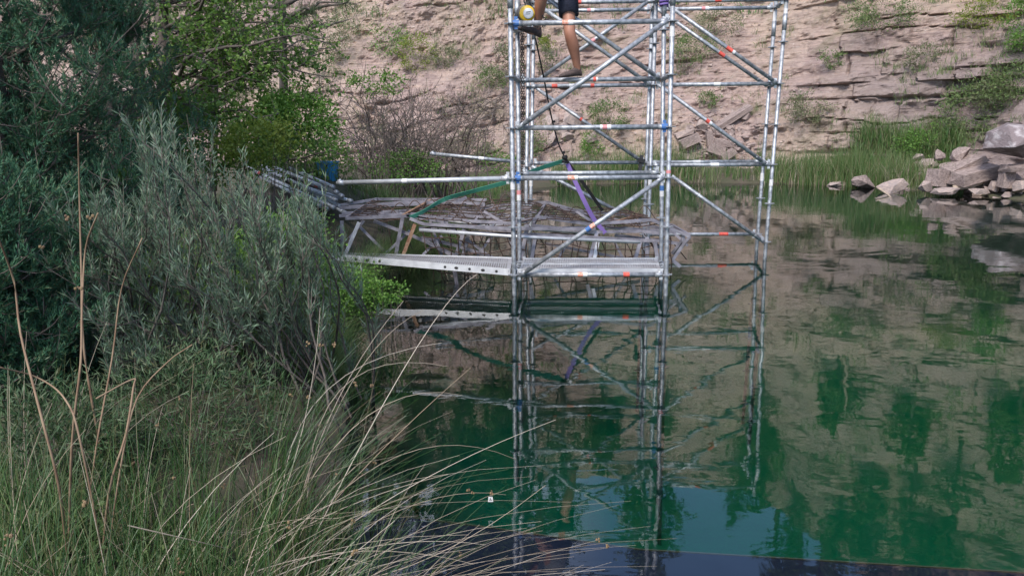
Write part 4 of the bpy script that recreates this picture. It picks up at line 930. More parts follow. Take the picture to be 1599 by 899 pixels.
def tree(name, label, base, trunks, targets, leaf, per, tw_len, lp, L0, W0, cat='tree', up=.1, tr=.09, group=None, bow=.12, ang=.75, trunk_mat='bark'):
    """trunks: list of polylines; targets: branch ends; sprays of leaves along the outer half of each branch"""
    t = thing(name, label, cat, tuple(base), group)
    tp = []
    for tk, r0, r1 in trunks:
        pts = catmull3(tk, 16); n_ = len(pts); MB().tube(pts, np.linspace(r0, r1, n_), 10).build('trunk', M[trunk_mat], t, True); tp.append(pts)
    allp = np.concatenate(tp); br = []
    for g_ in targets:
        w_ = np.linalg.norm((allp - g_) * [1, 1, 1.3], axis=1) + np.where(allp[:, 2] > g_[2] - .1, 2.0, 0); a = allp[np.argmin(w_)]
        br.append((a, g_))
    A = np.array([b[0] for b in br]); B = np.array([b[1] for b in br])
    bp_ = curve(A, B, 9, unit(rdir(len(A)) + [0, 0, .6]), bow); bp_[:, 1:-1] += rng.normal(0, .02, bp_[:, 1:-1].shape) * np.linalg.norm(B - A, axis=1)[:, None, None]
    mb = MB(); mb.tubes(bp_, np.linspace(tr, .006, 9)[None] * (np.linalg.norm(B - A, axis=1)[:, None] / 2.2).clip(.25, 1.1), 6)
    mb.build('branches', M[trunk_mat], t, True)
    tw, lm = sprays(bp_, per, tw_len, leaf, L0, W0, up=up, t0=.35, leaves_per=lp, ang=ang)
    m2_ = MB(); m2_.tubes(tw, np.linspace(.005, .0015, 5)[None], 3); m2_.build('twigs', M['twig'], t)
    lm.build('crown', M[leaf], t); return t

# dark juniper on the left edge
def juniper(label, cx, cy, h, r0, n_br, seed, name='juniper'):
    z0 = gz(cx, cy); t = thing(name, label, 'tree', (cx, cy, z0))
    MB().tube(catmull3([(cx, cy, z0 - .1), (cx + .05, cy, z0 + h * .5), (cx - .03, cy, z0 + h)], 12), np.linspace(.11, .02, 12), 9).build('trunk', M['bark'], t, True)
    hh = rng.uniform(.04, 1, n_br); th_ = rng.uniform(0, 6.283, n_br); rad = r0 * (np.sin(np.pi * np.clip(hh * .75 + .22, 0, 1)) ** .7) * rng.uniform(.6, 1.12, n_br)
    A = np.stack([cx + 0 * hh, cy + 0 * hh, z0 + hh * h * .9], -1); B = A + np.stack([rad * np.cos(th_), rad * np.sin(th_), .35 * rad + rng.uniform(-.1, .3, n_br)], -1)
    bp_ = curve(A, B, 7, np.tile([0, 0, -1.], (n_br, 1)), .12); MB().tubes(bp_, np.linspace(.012, .003, 7)[None], 5).build('branches', M['bark'], t)
    tw, lm0 = sprays(bp_, 13, .30, None, .01, .01, spread=.65, up=.35, t0=.12, leaves_per=1)
    tw2, lm = sprays(tw, 6, .12, None, .034, .0062, spread=.55, up=.45, t0=.05, leaves_per=24, ang=.4)
    MB().tubes(tw, np.linspace(.004, .0015, 5)[None], 3).build('twigs', M['twig'], t)
    lm.build('crown', M['juniper_leaf'], t); return t
juniper('big dark blue green juniper filling the upper left corner', -3.75, 5.7, 5.4, 1.05, 260, 1)
juniper('dark juniper half hidden behind the silvery willow', -4.1, 8.0, 3.4, 1.0, 110, 2)
juniper('low dark juniper at the left edge below the big one', -2.95, 4.1, 1.25, .62, 70, 3)

# leafy tree with two dark trunks
def tgt(n_, x0, x1, y0, y1, Y0, Y1):
    return np.array([P(rng.uniform(x0, x1), rng.uniform(y0, y1), rng.uniform(Y0, Y1)) for _ in range(n_)])
b1 = P(268, 300, 9.8); b1[2] = gz(b1[0], b1[1]); b2 = P(232, 300, 9.9); b2[2] = gz(b2[0], b2[1])
tg = np.concatenate([tgt(24, 165, 460, -120, 110, 8.6, 11), tgt(26, 185, 530, 40, 235, 8.4, 10.6), tgt(12, 380, 530, -40, 130, 8.8, 10.5), tgt(8, 100, 330, -420, -150, 8.6, 11)])
tree('maple', 'leafy green tree with two dark trunks beside the juniper', b1, [([b1, P(262, 200, 9.8), P(258, 100, 9.8), P(252, 10, 9.8), P(262, -200, 9.8), P(250, -420, 9.8)], .13, .04), ([b2, P(222, 170, 9.9), P(216, 110, 9.9), P(205, 20, 9.9), P(180, -150, 9.9), P(170, -300, 9.9)], .09, .03)],
     tg, 'maple_leaf', 22, .42, 14, .05, .038, up=.05, tr=.026)
b3 = P(443, 290, 13.0); b3[2] = gz(b3[0], b3[1])
tree('pine', 'thin pine with a straight grey trunk behind the leafy tree', b3, [([b3, P(443, 150, 13), P(442, 60, 13), P(440, -60, 13), P(438, -300, 13)], .085, .03)],
     np.concatenate([tgt(26, 350, 560, -60, 70, 12.2, 13.8), tgt(14, 330, 540, -330, -60, 12.2, 13.8), tgt(5, 390, 520, 70, 160, 12.4, 13.4)]), 'pine_leaf', 14, .3, 26, .07, .006, up=.2, ang=.45)
b4 = P(330, 300, 15.5); b4[2] = gz(b4[0], b4[1])
tree('pine', 'farther pine seen in the gaps of the leafy tree', b4, [([b4, P(335, 100, 15.5), P(338, -250, 15.5)], .11, .04)], np.concatenate([tgt(26, 180, 450, -150, 60, 14.6, 16.4), tgt(16, 230, 440, 60, 150, 14.8, 16)]), 'pine_leaf', 14, .34, 24, .08, .008, up=.2, ang=.45)
# shrubs behind the tube pile
def pbush(label, px, py, wpx, hpx, Y, leaf, name='shrub', **k):
    c = P(px, py, Y); r_ = np.array([px2m(wpx, Y) / 2, px2m(wpx, Y) / 2.3, px2m(hpx, Y) / 2]); b = c.copy(); b[2] = min(gz(c[0], c[1]), c[2] - r_[2] * .8)
    return bush(name, label, 'shrub', b, c, r_, leaf, **k)
pbush('yellow green leafy bush low beside the two dark trunks', 408, 222, 120, 60, 8.2, 'yellow_leaf', n=1500, L0=.045, W0=.034, clumps=24)
pbush('fresh green leafy bush above the pile of tubes', 462, 188, 110, 90, 9.6, 'bright_leaf', n=4200, L0=.045, W0=.036)
pbush('dark green leafy bush behind the blue tub', 478, 250, 150, 90, 11.6, 'maple_leaf', n=4200, L0=.05, W0=.04)
pbush('dark leafy bush under the leafy tree', 330, 225, 240, 110, 9.2, 'maple_leaf', n=7000, L0=.045, W0=.034, clumps=70)
pbush('dark undergrowth bush behind the silvery willow on the left', 150, 300, 260, 170, 7.2, 'juniper_leaf', n=9000, L0=.045, W0=.02, clumps=90)
pbush('yellow sprig bush at left under the juniper', 182, 278, 50, 26, 6.2, 'bright_leaf', n=500, L0=.035, W0=.028, clumps=14)
pbush('small green sapling above the bare twigs', 590, 128, 80, 34, 13.0, 'maple_leaf', n=700, L0=.05, W0=.035, clumps=14)
pbush('low green bush on the bank behind the blue tub', 640, 262, 120, 40, 13.4, 'bright_leaf', n=1800, L0=.045, W0=.03)
pbush('brownish low bush on the bank left of the rear ledger end', 575, 235, 130, 70, 14.6, 'olive_leaf', n=2200, L0=.05, W0=.02)
# bright shrub hanging over the water under the gangway
pbush('bright small leaved shrub hanging over the water under the gangway', 520, 458, 185, 80, 6.2, 'bright_leaf', n=7000, L0=.028, W0=.019, clumps=34, droop=.3)
pbush('small round leaved sprig reaching out over the water', 598, 456, 70, 26, 6.1, 'bright_leaf', n=700, L0=.026, W0=.022, clumps=16)
pbush('bright green bush showing through the willow branches', 440, 400, 150, 150, 5.9, 'bright_leaf', n=5200, L0=.03, W0=.02, clumps=70)
pbush('shaded green bush behind the willow foot', 330, 480, 280, 240, 5.2, 'maple_leaf', n=8000, L0=.035, W0=.018, clumps=90)
pbush('shaded bush behind the rushes at the left edge', 60, 470, 260, 280, 4.6, 'juniper_leaf', n=9000, L0=.035, W0=.014, clumps=100)

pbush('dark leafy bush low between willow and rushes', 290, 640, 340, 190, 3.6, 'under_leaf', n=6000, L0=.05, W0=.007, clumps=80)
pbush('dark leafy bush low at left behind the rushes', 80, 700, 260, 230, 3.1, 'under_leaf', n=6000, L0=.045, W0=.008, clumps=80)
# silvery willow
def willow():
    base = np.array([-2.05, 4.5, gz(-2.05, 4.5)])
    t = thing('willow', 'silvery narrow leaved willow bush on the left bank', 'shrub', tuple(base))
    top = [(60, 360), (140, 300), (200, 225), (240, 205), (300, 240), (350, 245), (385, 285), (420, 318), (460, 328), (500, 335), (535, 350)]
    tips = []
    for k in range(105):
        x = rng.uniform(70, 508); yt = np.interp(x, [p[0] for p in top], [p[1] for p in top]); lo = np.interp(x, [60, 300, 430, 480, 540], [620, 640, 500, 400, 350])
        y = yt + (lo - yt) * rng.uniform(0, 1) ** 1.5; tips.append(P(x, y, rng.uniform(3.7, 5.0)))
    tips = np.array(tips); st = base + rng.normal(0, .32, (len(tips), 3)) * [1.6, .7, 0]
    st[:, 0] += (tips[:, 0] - base[0]) * .72; st[:, 1] += .25
    low = tips[:, 2] < .75; st[:, 2] = [gz(p[0], p[1]) for p in st]
    sp = curve(st, tips, 10, np.stack([np.sign(tips[:, 0] - st[:, 0]) * .6, 0 * tips[:, 0], .5 + 0 * tips[:, 0]], -1), .14); sp[:, 1:-1] += rng.normal(0, .012, sp[:, 1:-1].shape)
    MB().tubes(sp, np.linspace(.009, .0018, 10)[None], 6).build('stem', M['bark'], t, True)
    tw, lm = sprays(sp, 14, .25, None, .052, .0066, spread=.45, up=.8, t0=.3, leaves_per=26, ang=.4)
    MB().tubes(tw, np.linspace(.0025, .001, 5)[None], 3).build('twigs', M['twig'], t)
    lm.build('foliage', M['willow_leaf'], t)
willow()

# bare arching twigs
def bare():
    base = P(655, 282, 14.0); base[2] = gz(base[0], base[1]); t = thing('bare_bush', 'bushy tangle of bare arching grey twigs on the bank', 'shrub', tuple(base))
    n_ = 110; tips = np.array([P(rng.uniform(500, 800), rng.uniform(140, 262), rng.uniform(12.8, 15.6)) for _ in range(n_)]); st = base + rng.normal(0, .35, (n_, 3)) * [1.6, .6, 0]; st[:, 2] = base[2]
    st[:, 0] += (tips[:, 0] - base[0]) * .3
    sp = curve(st, tips, 10, np.tile([0, 0, 1.], (n_, 1)), .2); sp[:, 1:-1] += rng.normal(0, .025, sp[:, 1:-1].shape)
    MB().tubes(sp, np.linspace(.014, .004, 10)[None], 5).build('stem', M['twig'], t)
    tw, lm = sprays(sp, 6, .6, None, .04, .02, spread=.6, up=.1, t0=.25, leaves_per=1)
    tw2, _ = sprays(tw, 2, .25, None, .04, .02, spread=.7, up=.1, t0=.2, leaves_per=1)
    m_ = MB(); m_.tubes(tw, np.linspace(.006, .003, 5)[None], 3); m_.tubes(tw2, np.linspace(.004, .002, 5)[None], 3); m_.build('twigs', M['twig'], t)
    lm.build('foliage', M['olive_leaf'], t)
bare()

# shrubs on the far slope
CS = [('yellow green round bush high on the slope left of the tower', 608, 70, 62, 44, 'bright_leaf'), ('yellowish bush right below the round bush on the slope', 652, 88, 52, 56, 'yellow_leaf'), ('small green tuft bush right of the yellowish bush', 695, 92, 46, 34, 'olive_leaf'),
      ('grey green bush just left of the tower on the slope', 780, 105, 60, 60, 'olive_leaf'), ('small bush under the grey green bush by the tower', 768, 128, 46, 32, 'shrub_leaf'), ('small dark bush above the left tree tops edge', 555, 32, 70, 44, 'shrub_leaf'),
      ('pale olive bush left of the round bush on the slope', 530, 75, 40, 46, 'olive_leaf'), ('olive bush low on the slope left of the round bush', 512, 108, 50, 40, 'olive_leaf'), ('broad bush right of the tower front between the braces', 1082, 76, 92, 46, 'shrub_leaf'),
      ('small bush under the top ledger right of the tower', 1120, 40, 80, 40, 'olive_leaf'), ('yellow tuft bush near the hoist chain', 852, 68, 22, 28, 'yellow_leaf'), ('thin bush behind the black rope', 850, 100, 24, 44, 'olive_leaf'),
      ('dark bush at the foot of bedded rock right of the tower', 1262, 172, 70, 46, 'olive_leaf'), ('small green bush on the bedded rock near the tower', 1292, 96, 30, 30, 'shrub_leaf'), ('dark green bush high on the bedded rock', 1372, 30, 90, 54, 'shrub_leaf'),
      ('olive bush in the middle of the bedded rock', 1434, 92, 44, 44, 'olive_leaf'), ('yellow green bush at the top right corner, left one', 1530, 26, 80, 50, 'yellow_leaf'), ('yellow green bush at the top right corner, right one', 1592, 40, 60, 90, 'bright_leaf'),
      ('broad green bush on the slope above the rock heap', 1512, 176, 110, 84, 'shrub_leaf'), ('green bush above the lichen spotted block', 1575, 130, 100, 80, 'shrub_leaf'), ('olive bush between the two broad green bushes', 1545, 150, 60, 60, 'olive_leaf'),
      ('green bush low beside the boulder pile behind the tower', 948, 190, 60, 60, 'shrub_leaf'), ('small bush right above the boulder pile behind the tower', 922, 226, 40, 40, 'reed_green' if False else 'bright_leaf'), ('olive bush left of the boulder pile behind the tower', 832, 222, 40, 40, 'shrub_leaf'),
      ('small bush above the rubble between the standards', 1104, 158, 34, 26, 'shrub_leaf'), ('green grassy bush left of the rock heap above the reeds', 1440, 232, 90, 60, 'bright_leaf'), ('dry olive bush at the foot of the slope left of the tower', 735, 232, 70, 46, 'olive_leaf'), ('low green bush at the foot of the slope left of the tower', 775, 262, 60, 40, 'reed')]
for lab, px, py, wp, hp_, lf in CS:
    if lf == 'reed': lf = 'bright_leaf'
    p = on_cliff(px, py + hp_ * .35); Y = p[1]; r_ = np.array([px2m(wp, Y) / 2, px2m(wp, Y) / 2.4, px2m(hp_, Y) / 2])
    bush('slope_shrub', lab, 'shrub', p, p + [0, -.15, r_[2] * .8], r_, lf, n=int(900 * wp * hp_ / 2400) + 200, L0=.085, W0=.03, stems=9, clumps=26)
p = on_cliff(1075, 118); bush('small_sapling', 'small twiggy sapling on the slope between the braces', 'tree', p, p + [0, -.2, .75], (.5, .4, .45), 'shrub_leaf', n=500, L0=.08, W0=.03, stems=8, clumps=14)

# pines and broad trees along the crest, seen mirrored in the lake
def crest_tree(seed, kind):
    r_ = np.random.default_rng(seed); global rng; old = rng; rng = r_
    h = 1.0; nb = 60
    t = bpy.data.objects.new('crest_tree', None); link(t)
    MB().tube([(0, 0, -.12), (.02, 0, .5), (0, .01, .96)], [.022, .014, .004], 7).build('trunk', M['bark'], t, True)
    hh = r_.uniform(.22, .97, nb); th_ = r_.uniform(0, 6.28, nb); rad = (.30 * (1.02 - hh) ** .65 if kind else .26 * np.sin(np.pi * (hh * .8 + .1))) * r_.uniform(.6, 1.2, nb)
    A = np.stack([0 * hh, 0 * hh, hh * .95], -1); B = A + np.stack([rad * np.cos(th_), rad * np.sin(th_), .2 * rad], -1); bp_ = curve(A, B, 5, None, .08)
    MB().tubes(bp_, np.linspace(.006, .002, 5)[None], 4).build('branches', M['bark'], t)
    tw, lm = sprays(bp_, 6, .07, None, (.024 if kind else .030), (.0085 if kind else .021), spread=.8, up=.2, t0=.3, leaves_per=13, ang=.7)
    lm.build('crown', M['pine_leaf' if kind else 'shrub_leaf'], t); rng = old; return t
protos = [crest_tree(101, 1), crest_tree(102, 1), crest_tree(103, 0), crest_tree(104, 0)]
kk = 0; crest = []
spots = []
for u in np.arange(U0 - 17, U0 + 24, .95):
    u = u + rng.uniform(-.5, .5); v = rng.uniform(15.5, 18.4); q = cliff_pt(np.array([u]), np.array([v]))[0]; mx_ = project(q * [1, 1, -1])[0]
    h = rng.uniform(6, 8.2) if mx_ < 1075 or 1185 < mx_ < 1370 else (2.6 if mx_ < 1190 else (3.4 if mx_ < 1500 else 5.5))
    spots.append((u, v, h))
for u in np.arange(U0 - 6, U0 + 22, 1.6):
    if rng.uniform() < .9: spots.append((u + rng.uniform(-.8, .8), rng.uniform(8.2, 13.5), rng.uniform(2.4, 4.2)))
for u, v in ((U0 + 9.5, 6.6), (U0 + 11.2, 7.2), (U0 + 13.2, 6.3), (U0 + 1.2, 9.5), (U0 - 5, 8.8), (U0 + 15.5, 8.5), (U0 + 7.6, 8.8), (U0 + 12, 9.4)): spots.append((u, v, rng.uniform(2.6, 3.6)))
for u in np.arange(U0 - 14, U0 + 4, .85): spots.append((u + rng.uniform(-.4, .4), rng.uniform(9.5, 15), rng.uniform(3.4, 5.2)))
for u in np.arange(U0 + 7, U0 + 22, 1.1): spots.append((u + rng.uniform(-.4, .4), rng.uniform(10.5, 15), rng.uniform(3.0, 4.8)))
for u, v, h in spots:
    p = cliff_pt(np.array([u]), np.array([v]))[0]; kd = rng.integers(0, 4); src = protos[kd]
    if kk < 4: kd = kk; t = protos[kk]
    else:
        t = src.copy(); COL.objects.link(t)
        for ch in src.children:
            c2 = ch.copy(); COL.objects.link(c2); c2.parent = t
    t.location = p; t.scale = (h, h, h); t.rotation_euler = (0, 0, rng.uniform(0, 6.28)); kk += 1
    pine = kd < 2
    crest.append((t, pine, v))
_o = ['first', 'second', 'third', 'fourth', 'fifth', 'sixth', 'seventh', 'eighth', 'ninth']
ORD = _o + ['tenth', 'eleventh', 'twelfth', 'thirteenth', 'fourteenth', 'fifteenth', 'sixteenth', 'seventeenth', 'eighteenth', 'nineteenth'] + [x for tn in ('twent', 'thirt', 'fort', 'fift', 'sixt') for x in [tn + 'ieth'] + [tn + 'y-' + q for q in _o]]
for pine in (True, False):
    for hi in (True, False):
        row = sorted([c for c in crest if c[1] == pine and (c[2] >= 14.2) == hi], key=lambda c: project(np.array(c[0].location) * [1, 1, -1])[0])
        for k, c in enumerate(row):
            tag(c[0], ORD[k] + (' pine' if pine else ' round tree') + ' from left ' + ('along the cliff crest' if hi else 'half way up the cliff') + ', mirrored in water', 'tree', ('pines' if pine else 'broad leaved trees') + ' high on the cliff mirrored in the water')
for lab, u, v, h in (('bare pale dead trunk on the cliff mirrored right of the tower', U0 + 9.6, 6.6, 1.8), ('bare pale dead trunk on the cliff mirrored at the right edge', U0 + 13.6, 11.0, 2.6)):
    p = cliff_pt(np.array([u]), np.array([v]))[0]; t = thing('dead_tree', lab, 'dead tree', tuple(p))
    pts = catmull3([p + [0, 0, -.1], p + [.05, -.3, h * .4], p + [-.06, -.35, h * .7], p + [.05, -.4, h]], 12); MB().tube(pts, np.linspace(.075, .02, len(pts)), 7).build('trunk', M['wood'], t, True)
    MB().tubes(curve(pts[[4, 6, 8]], pts[[4, 6, 8]] + np.array([[.4, 0, .3], [-.35, -.1, .3], [.25, 0, .25]]), 6), np.linspace(.025, .008, 6)[None], 5).build('branches', M['wood'], t)

# ------------------------------------------------------------------ grass, rushes, reeds
def tufts(name, label, base, n_each, hmin, hmax, w0, material, lean=(0, 0), spread=.35, K=5, clump=.05, cat='grass'):
    base = np.asarray(base, float); idx = np.repeat(np.arange(len(base)), n_each); N = len(idx)
    b = base[idx] + rng.normal(0, clump, (N, 3)) * [1, 1, 0]; L_ = rng.uniform(hmin, hmax, N)
    out = rng.normal(0, spread, (N, 2)) + lean; t = np.linspace(0, 1, K)[None, :]
    xy = out[:, None, :] * (t ** 1.8)[..., None] * L_[:, None, None]; z = L_[:, None] * (t - .35 * t ** 2 * np.clip(np.linalg.norm(out, axis=1), 0, 1.6)[:, None])
    path = b[:, None] + np.concatenate([xy, z[..., None]], -1)
    return tag(MB().blades(path, w0 * rng.uniform(.6, 1.3, N)).build(name, M[material]), label, cat, kind='stuff')
def land_pts(n_, x0, x1, y0, y1, dmin=-.05, dmax=9, dens=None):
    out_ = []
    x = rng.uniform(x0, x1, n_ * 4); y = rng.uniform(y0, y1, n_ * 4); d = sdist(x, y); k = (d > dmin) & (d < dmax)
    if dens is not None: k &= rng.uniform(size=len(x)) < dens(x, y, d)
    x, y = x[k][:n_], y[k][:n_]; return np.stack([x, y, ground_z(x, y) - .02], -1)
tufts('bank_grass', 'low green grass covering the left bank', land_pts(1500, -6.5, -.4, 2.2, 14, dens=lambda x, y, d: 1 - .8 * np.exp(-(((x + 2.9) / .9) ** 2 + ((y - 10.8) / 1.2) ** 2))), 16, .10, .32, .006, 'rush', spread=.4)
tufts('bank_grass', 'bright grass hanging at the water edge of the left bank', land_pts(420, -2.1, -.7, 4.8, 11, -.12, .35), 22, .18, .45, .006, 'reed', lean=(.35, -.1), spread=.35)
tufts('bank_grass', 'grass along the bank behind the mesh cages', land_pts(420, -3.5, .4, 11, 20, -.05, 2.2), 20, .15, .5, .012, 'reed', spread=.3)
# reeds on the far shore
def reed_dens(x, y, d):
    px, _ = project(np.stack([x, y, 0 * x], -1)); f = np.where(px > 1185, 1.0, np.where(px > 1085, .10, np.where(px > 1030, .5, np.where(px > 890, .55, .25)))); return f * np.where(px > 1425, .5, 1)
rp = land_pts(1250, 1.2, 10.9, 18.5, 24, -.18, 1.0, reed_dens)
tufts('reeds', 'green reeds along the far shore', rp[rng.uniform(size=len(rp)) < .8], 13, .25, .95, .016, 'reed', spread=.2, cat='reeds', clump=.09)
tufts('reeds', 'tall clumps of green reeds rising above the far reed belt', rp[fbm(rp * [.8, .8, 0], 2, 5) > .42], 9, .7, 1.2, .016, 'reed', spread=.16, cat='reeds', clump=.12)
tufts('reeds', 'dry brown reeds at the foot of the far reeds', rp[::3], 6, .25, .8, .014, 'dry', spread=.3, cat='reeds', clump=.09)
tufts('reeds', 'green grass climbing the slope above the right end of the reeds', np.array([on_cliff(rng.uniform(1330, 1500), rng.uniform(205, 262)) + [0, -.15, -.05] for _ in range(260)]), 14, .25, .8, .018, 'reed', spread=.3, cat='grass', clump=.12)
# sparse grass on the slope
gp = [on_cliff(rng.uniform(480, 1599), rng.uniform(0, 235)) for _ in range(900)]
gp = np.array([p for p in gp if fbm(p[None] * np.array([.5, .5, .9]), 3, 88)[0] > .46])
tufts('slope_grass', 'sparse grass tufts scattered over the cliff slope', gp, 14, .12, .42, .016, 'shrub_leaf', spread=.45, clump=.10)
tufts('slope_grass', 'dry straw coloured grass scattered over the cliff slope', gp[::2] + [.1, 0, 0], 10, .12, .4, .014, 'dry', spread=.45, clump=.12)
up_ = np.array([cliff_pt(np.array([rng.uniform(U0 - 16, U0 + 22)]), np.array([rng.uniform(5.5, 16)]))[0] for _ in range(700)])
tufts('slope_grass', 'grass and low scrub high on the cliff above the picture', up_, 14, .2, .7, .05, 'shrub_leaf', spread=.5, clump=.25)

# foreground rushes
def rush_field(name, label, pts, n_each, h0, h1, r, material, lean, spread, K=8, flop=.3, heads=0, clump=.05):
    pts = np.asarray(pts); idx = np.repeat(np.arange(len(pts)), n_each); N = len(idx)
    b = pts[idx] + rng.normal(0, clump, (N, 3)) * [1, 1, 0]; L_ = rng.uniform(h0, h1, N); out = rng.normal(0, spread, (N, 2)) + np.asarray(lean)
    t = np.linspace(0, 1, K)[None, :]; mag = np.linalg.norm(out, axis=1)
    xy = out[:, None, :] * (t * .45 + t ** 2 * .55)[..., None] * L_[:, None, None]; z = L_[:, None] * (t * 1.0 - flop * t ** 2.2 * np.clip(mag, 0, 1.8)[:, None]) * np.clip(1.15 - .3 * mag, .45, 1)[:, None]
    path = b[:, None] + np.concatenate([xy, z[..., None]], -1)
    rr = np.linspace(1, .35, K)[None] * (r * rng.uniform(.7, 1.2, N))[:, None]
    o = tag(MB().tubes(path, rr, 3).build(name, M[material]), label, 'rushes', kind='stuff')
    return path
def frame_pts(n_, x0, x1, y0, y1, z=.2):
    p = np.array([G(rng.uniform(x0, x1), rng.uniform(y0, y1), z) for _ in range(n_)]); p[:, 2] = ground_z(p[:, 0], p[:, 1]) - .03; return p
pa = frame_pts(60, -80, 420, 760, 1350); pb = frame_pts(26, 380, 600, 700, 1150)
g1 = rush_field('rushes', 'dark green rushes in the lower left corner', pa, 20, .22, .72, .0020, 'rush', (.05, 0), .20)
g2 = rush_field('rushes', 'green rushes leaning out over the water', pb, 30, .4, .8, .0020, 'rush', (.35, .05), .28)
d1 = rush_field('dry_rushes', 'pale dry rush stalks sweeping right over the water', frame_pts(30, 300, 560, 840, 1300), 7, .5, 1.0, .0012, 'dry', (.95, .12), .30, flop=.42)
d2 = rush_field('dry_rushes', 'dry rush stalks standing among the green rushes', pa[::3], 4, .35, .85, .0016, 'dry', (.15, 0), .35)
gp2 = frame_pts(170, -60, 540, 790, 1250)
tufts('bank_grass', 'long grass blades between the rushes in the foreground', gp2, 14, .18, .5, .006, 'reed', spread=.35, lean=(.1, 0))
tufts('bank_grass', 'dark grass at the foot of the rushes', gp2[:120], 16, .12, .35, .007, 'rush', spread=.5)
tufts('dry_litter', 'matted dead grey blades between the rushes in the foreground', gp2, 4, .10, .30, .005, 'dry', spread=1.1)
# low leafy herbs in the corner
hp2 = frame_pts(260, -40, 330, 830, 1150, .25); N = 5200; k = rng.integers(0, len(hp2), N); pos = hp2[k] + np.abs(rng.normal(0, 1, (N, 3))) * [.07, .07, .10] * rng.choice([-1, 1], (N, 3)) * [1, 1, 0] + np.abs(rng.normal(0, .09, (N, 3))) * [0, 0, 1]
tag(MB().leaves(pos, unit(rdir(N) + [0, 0, .3]), rng.uniform(.015, .035, N), rng.uniform(.01, .02, N)).build('herbs', M['shrub_leaf']), 'low leafy herbs between the rushes in the lower left corner', 'herbs', kind='stuff')
# the long single stalks that reach out over the water
HS = [((470, 880), (640, 560), (745, 428), 2.9), ((430, 899), (560, 740), (735, 574), 3.0), ((440, 899), (640, 760), (868, 655), 2.9), ((400, 899), (620, 890), (852, 757), 2.6), ((470, 830), (640, 705), (806, 717), 3.0),
      ((420, 880), (560, 660), (722, 617), 3.1), ((460, 899), (640, 790), (790, 772), 2.9), ((430, 899), (600, 850), (758, 850), 2.6), ((380, 899), (560, 860), (740, 880), 2.5), ((480, 780), (540, 600), (700, 572), 3.2),
      ((450, 860), (520, 640), (630, 470), 3.1), ((470, 780), (560, 580), (660, 485), 3.2), ((400, 880), (470, 680), (500, 480), 3.0), ((440, 820), (500, 620), (690, 535), 3.2), ((350, 899), (520, 800), (700, 740), 2.7), ((200, 820), (330, 850), (360, 858), 2.3)]
paths = []
for a, b, c, Y in HS:
    A = P(*a, Y * .93); B = P(*b, Y); C_ = P(*c, Y * 1.06); t = np.linspace(0, 1, 12)[:, None]; Bc = 2 * B - .5 * (A + C_); paths.append(A * (1 - t) ** 2 + 2 * Bc * t * (1 - t) + C_ * t * t)
tag(MB().tubes(np.array(paths), np.linspace(.0024, .0009, 12)[None], 4).build('dry_rushes', M['dry']), 'long single dry stalks reaching far out over the water', 'rushes', kind='stuff')
# seed heads
mb = MB(); hc = []
for pth in (d1[::24, -1], d2[::9, -2], g2[::60, -2], g1[::110, -1]): hc += list(pth)
hc += [P(500, 540, 3.0), P(481, 538, 3.0), P(580, 600, 3.1), P(737, 768, 2.95), P(733, 766, 2.95), P(767, 770, 3.0), P(103, 343, 2.4), P(139, 340, 2.4), P(68, 385, 2.4), P(522, 538, 3.1), P(555, 600, 3.1), P(124, 447, 2.3)]
for c in hc:
    for q in range(4):
        o_ = c + rng.normal(0, .005, 3); r_ = rng.uniform(.003, .0058); mb.tube([o_ - [0, 0, r_], o_ - [0, 0, r_ * .5], o_ + [0, 0, r_ * .5], o_ + [0, 0, r_]], [r_ * .3, r_ * .9, r_ * .9, r_ * .3], 6)
tag(mb.build('seed_heads', M['head']), 'small round brown seed heads on the rushes', 'seed heads', kind='stuff')
# thick dead stems
DS = [('tallest straight grey stick standing in front of the juniper', [(122, 208), (124, 300), (127, 420), (133, 560)], 3.2, .0055), ('thick brown dead stem bent at its top left of the willow', [(153, 333), (134, 387), (128, 480), (126, 566), (112, 700), (108, 899)], 2.5, .005),
      ('leaning brown dead stem at the left edge', [(-5, 365), (22, 440), (32, 520), (62, 640), (92, 760), (110, 899)], 2.3, .005), ('dead stem with a folded top in the lower left', [(150, 622), (207, 592), (208, 606), (196, 680), (170, 770), (160, 899)], 2.5, .005),
      ('pale thin dead stem arching at the left edge', [(-5, 572), (60, 590), (103, 625), (128, 700)], 2.4, .004), ('brown dead stem leaning right behind the folded one', [(222, 372), (190, 450), (175, 560), (150, 700), (130, 860)], 2.9, .0045),
      ('thin dead stem arching right out of the willow foot', [(300, 538), (262, 565), (215, 620), (190, 720), (172, 860)], 2.6, .004)]
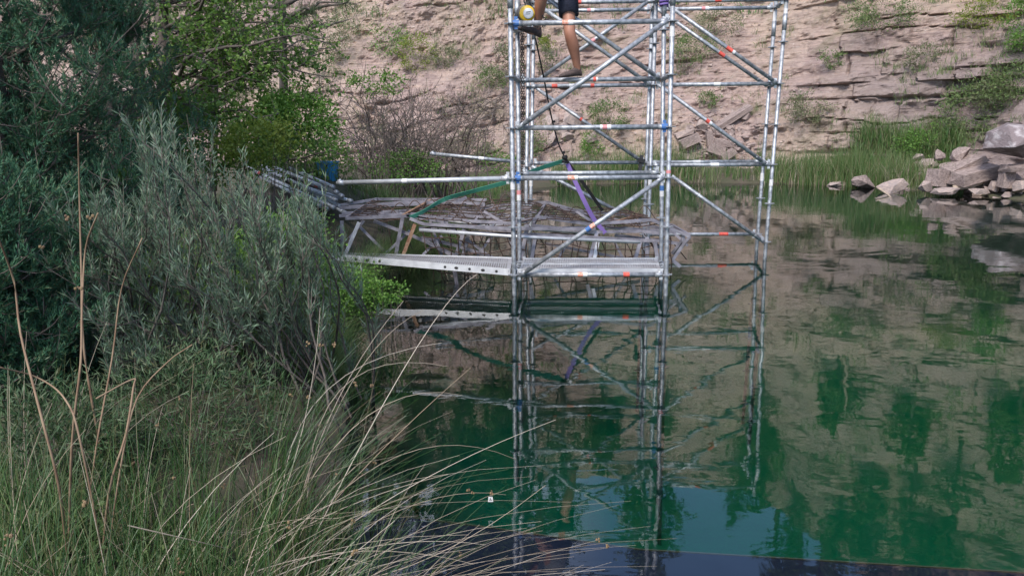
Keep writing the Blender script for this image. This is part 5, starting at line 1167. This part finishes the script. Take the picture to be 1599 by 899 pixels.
for lab, pts, Y, r_ in DS:
    pp = [P(x, y, Y + .12 * math.sin(k * 1.3)) for k, (x, y) in enumerate(pts)]; pp.append(np.array([pp[-1][0], pp[-1][1] + .05, gz(pp[-1][0], pp[-1][1]) - .05]))
    q = catmull3(pp, 24); tag(MB().tube(q, np.linspace(r_ * .55, r_, len(q)), 7).build('withered_stalk', M['deadstem'], None, True), lab, 'withered stalk')
# tag floating at the end of a stalk
tp = P(766, 779, 3.3); t = thing('plastic_tag', 'tiny white plastic tag hanging from a stalk over the water', 'tag', tuple(tp))
w_ = px2m(9, 3.3); V = [tp + [dx * w_ * .5 * (.78 if dz > 0 else 1), dy, dz * w_ * .5] for dy in (-.001, .001) for dx, dz in ((-1, -1), (1, -1), (1, 1), (-1, 1))]
mb = MB(); mb.add(V, [(0, 1, 2, 3), (7, 6, 5, 4), (0, 4, 5, 1), (1, 5, 6, 2), (2, 6, 7, 3), (3, 7, 4, 0)]); mb.build('plate', M['white'], t)
mb = MB(); q = tp + [0, -.0022, 0]; tri = [q + [-.005, 0, -.005], q + [.005, 0, -.005], q + [0, 0, .006], q + [-.005, 0, -.005]]
for a, b in zip(tri[:-1], tri[1:]): mb.bar(a, b, .0015, .002, up=(0, 1, 0))
mb.build('printed_mark', M['black'], t)
MB().tube([tp + [0, 0, w_ * .5], tp + [-.002, 0, .03]], .001, 4).build('string', M['deadstem'], t)
# sunken panel near the camera
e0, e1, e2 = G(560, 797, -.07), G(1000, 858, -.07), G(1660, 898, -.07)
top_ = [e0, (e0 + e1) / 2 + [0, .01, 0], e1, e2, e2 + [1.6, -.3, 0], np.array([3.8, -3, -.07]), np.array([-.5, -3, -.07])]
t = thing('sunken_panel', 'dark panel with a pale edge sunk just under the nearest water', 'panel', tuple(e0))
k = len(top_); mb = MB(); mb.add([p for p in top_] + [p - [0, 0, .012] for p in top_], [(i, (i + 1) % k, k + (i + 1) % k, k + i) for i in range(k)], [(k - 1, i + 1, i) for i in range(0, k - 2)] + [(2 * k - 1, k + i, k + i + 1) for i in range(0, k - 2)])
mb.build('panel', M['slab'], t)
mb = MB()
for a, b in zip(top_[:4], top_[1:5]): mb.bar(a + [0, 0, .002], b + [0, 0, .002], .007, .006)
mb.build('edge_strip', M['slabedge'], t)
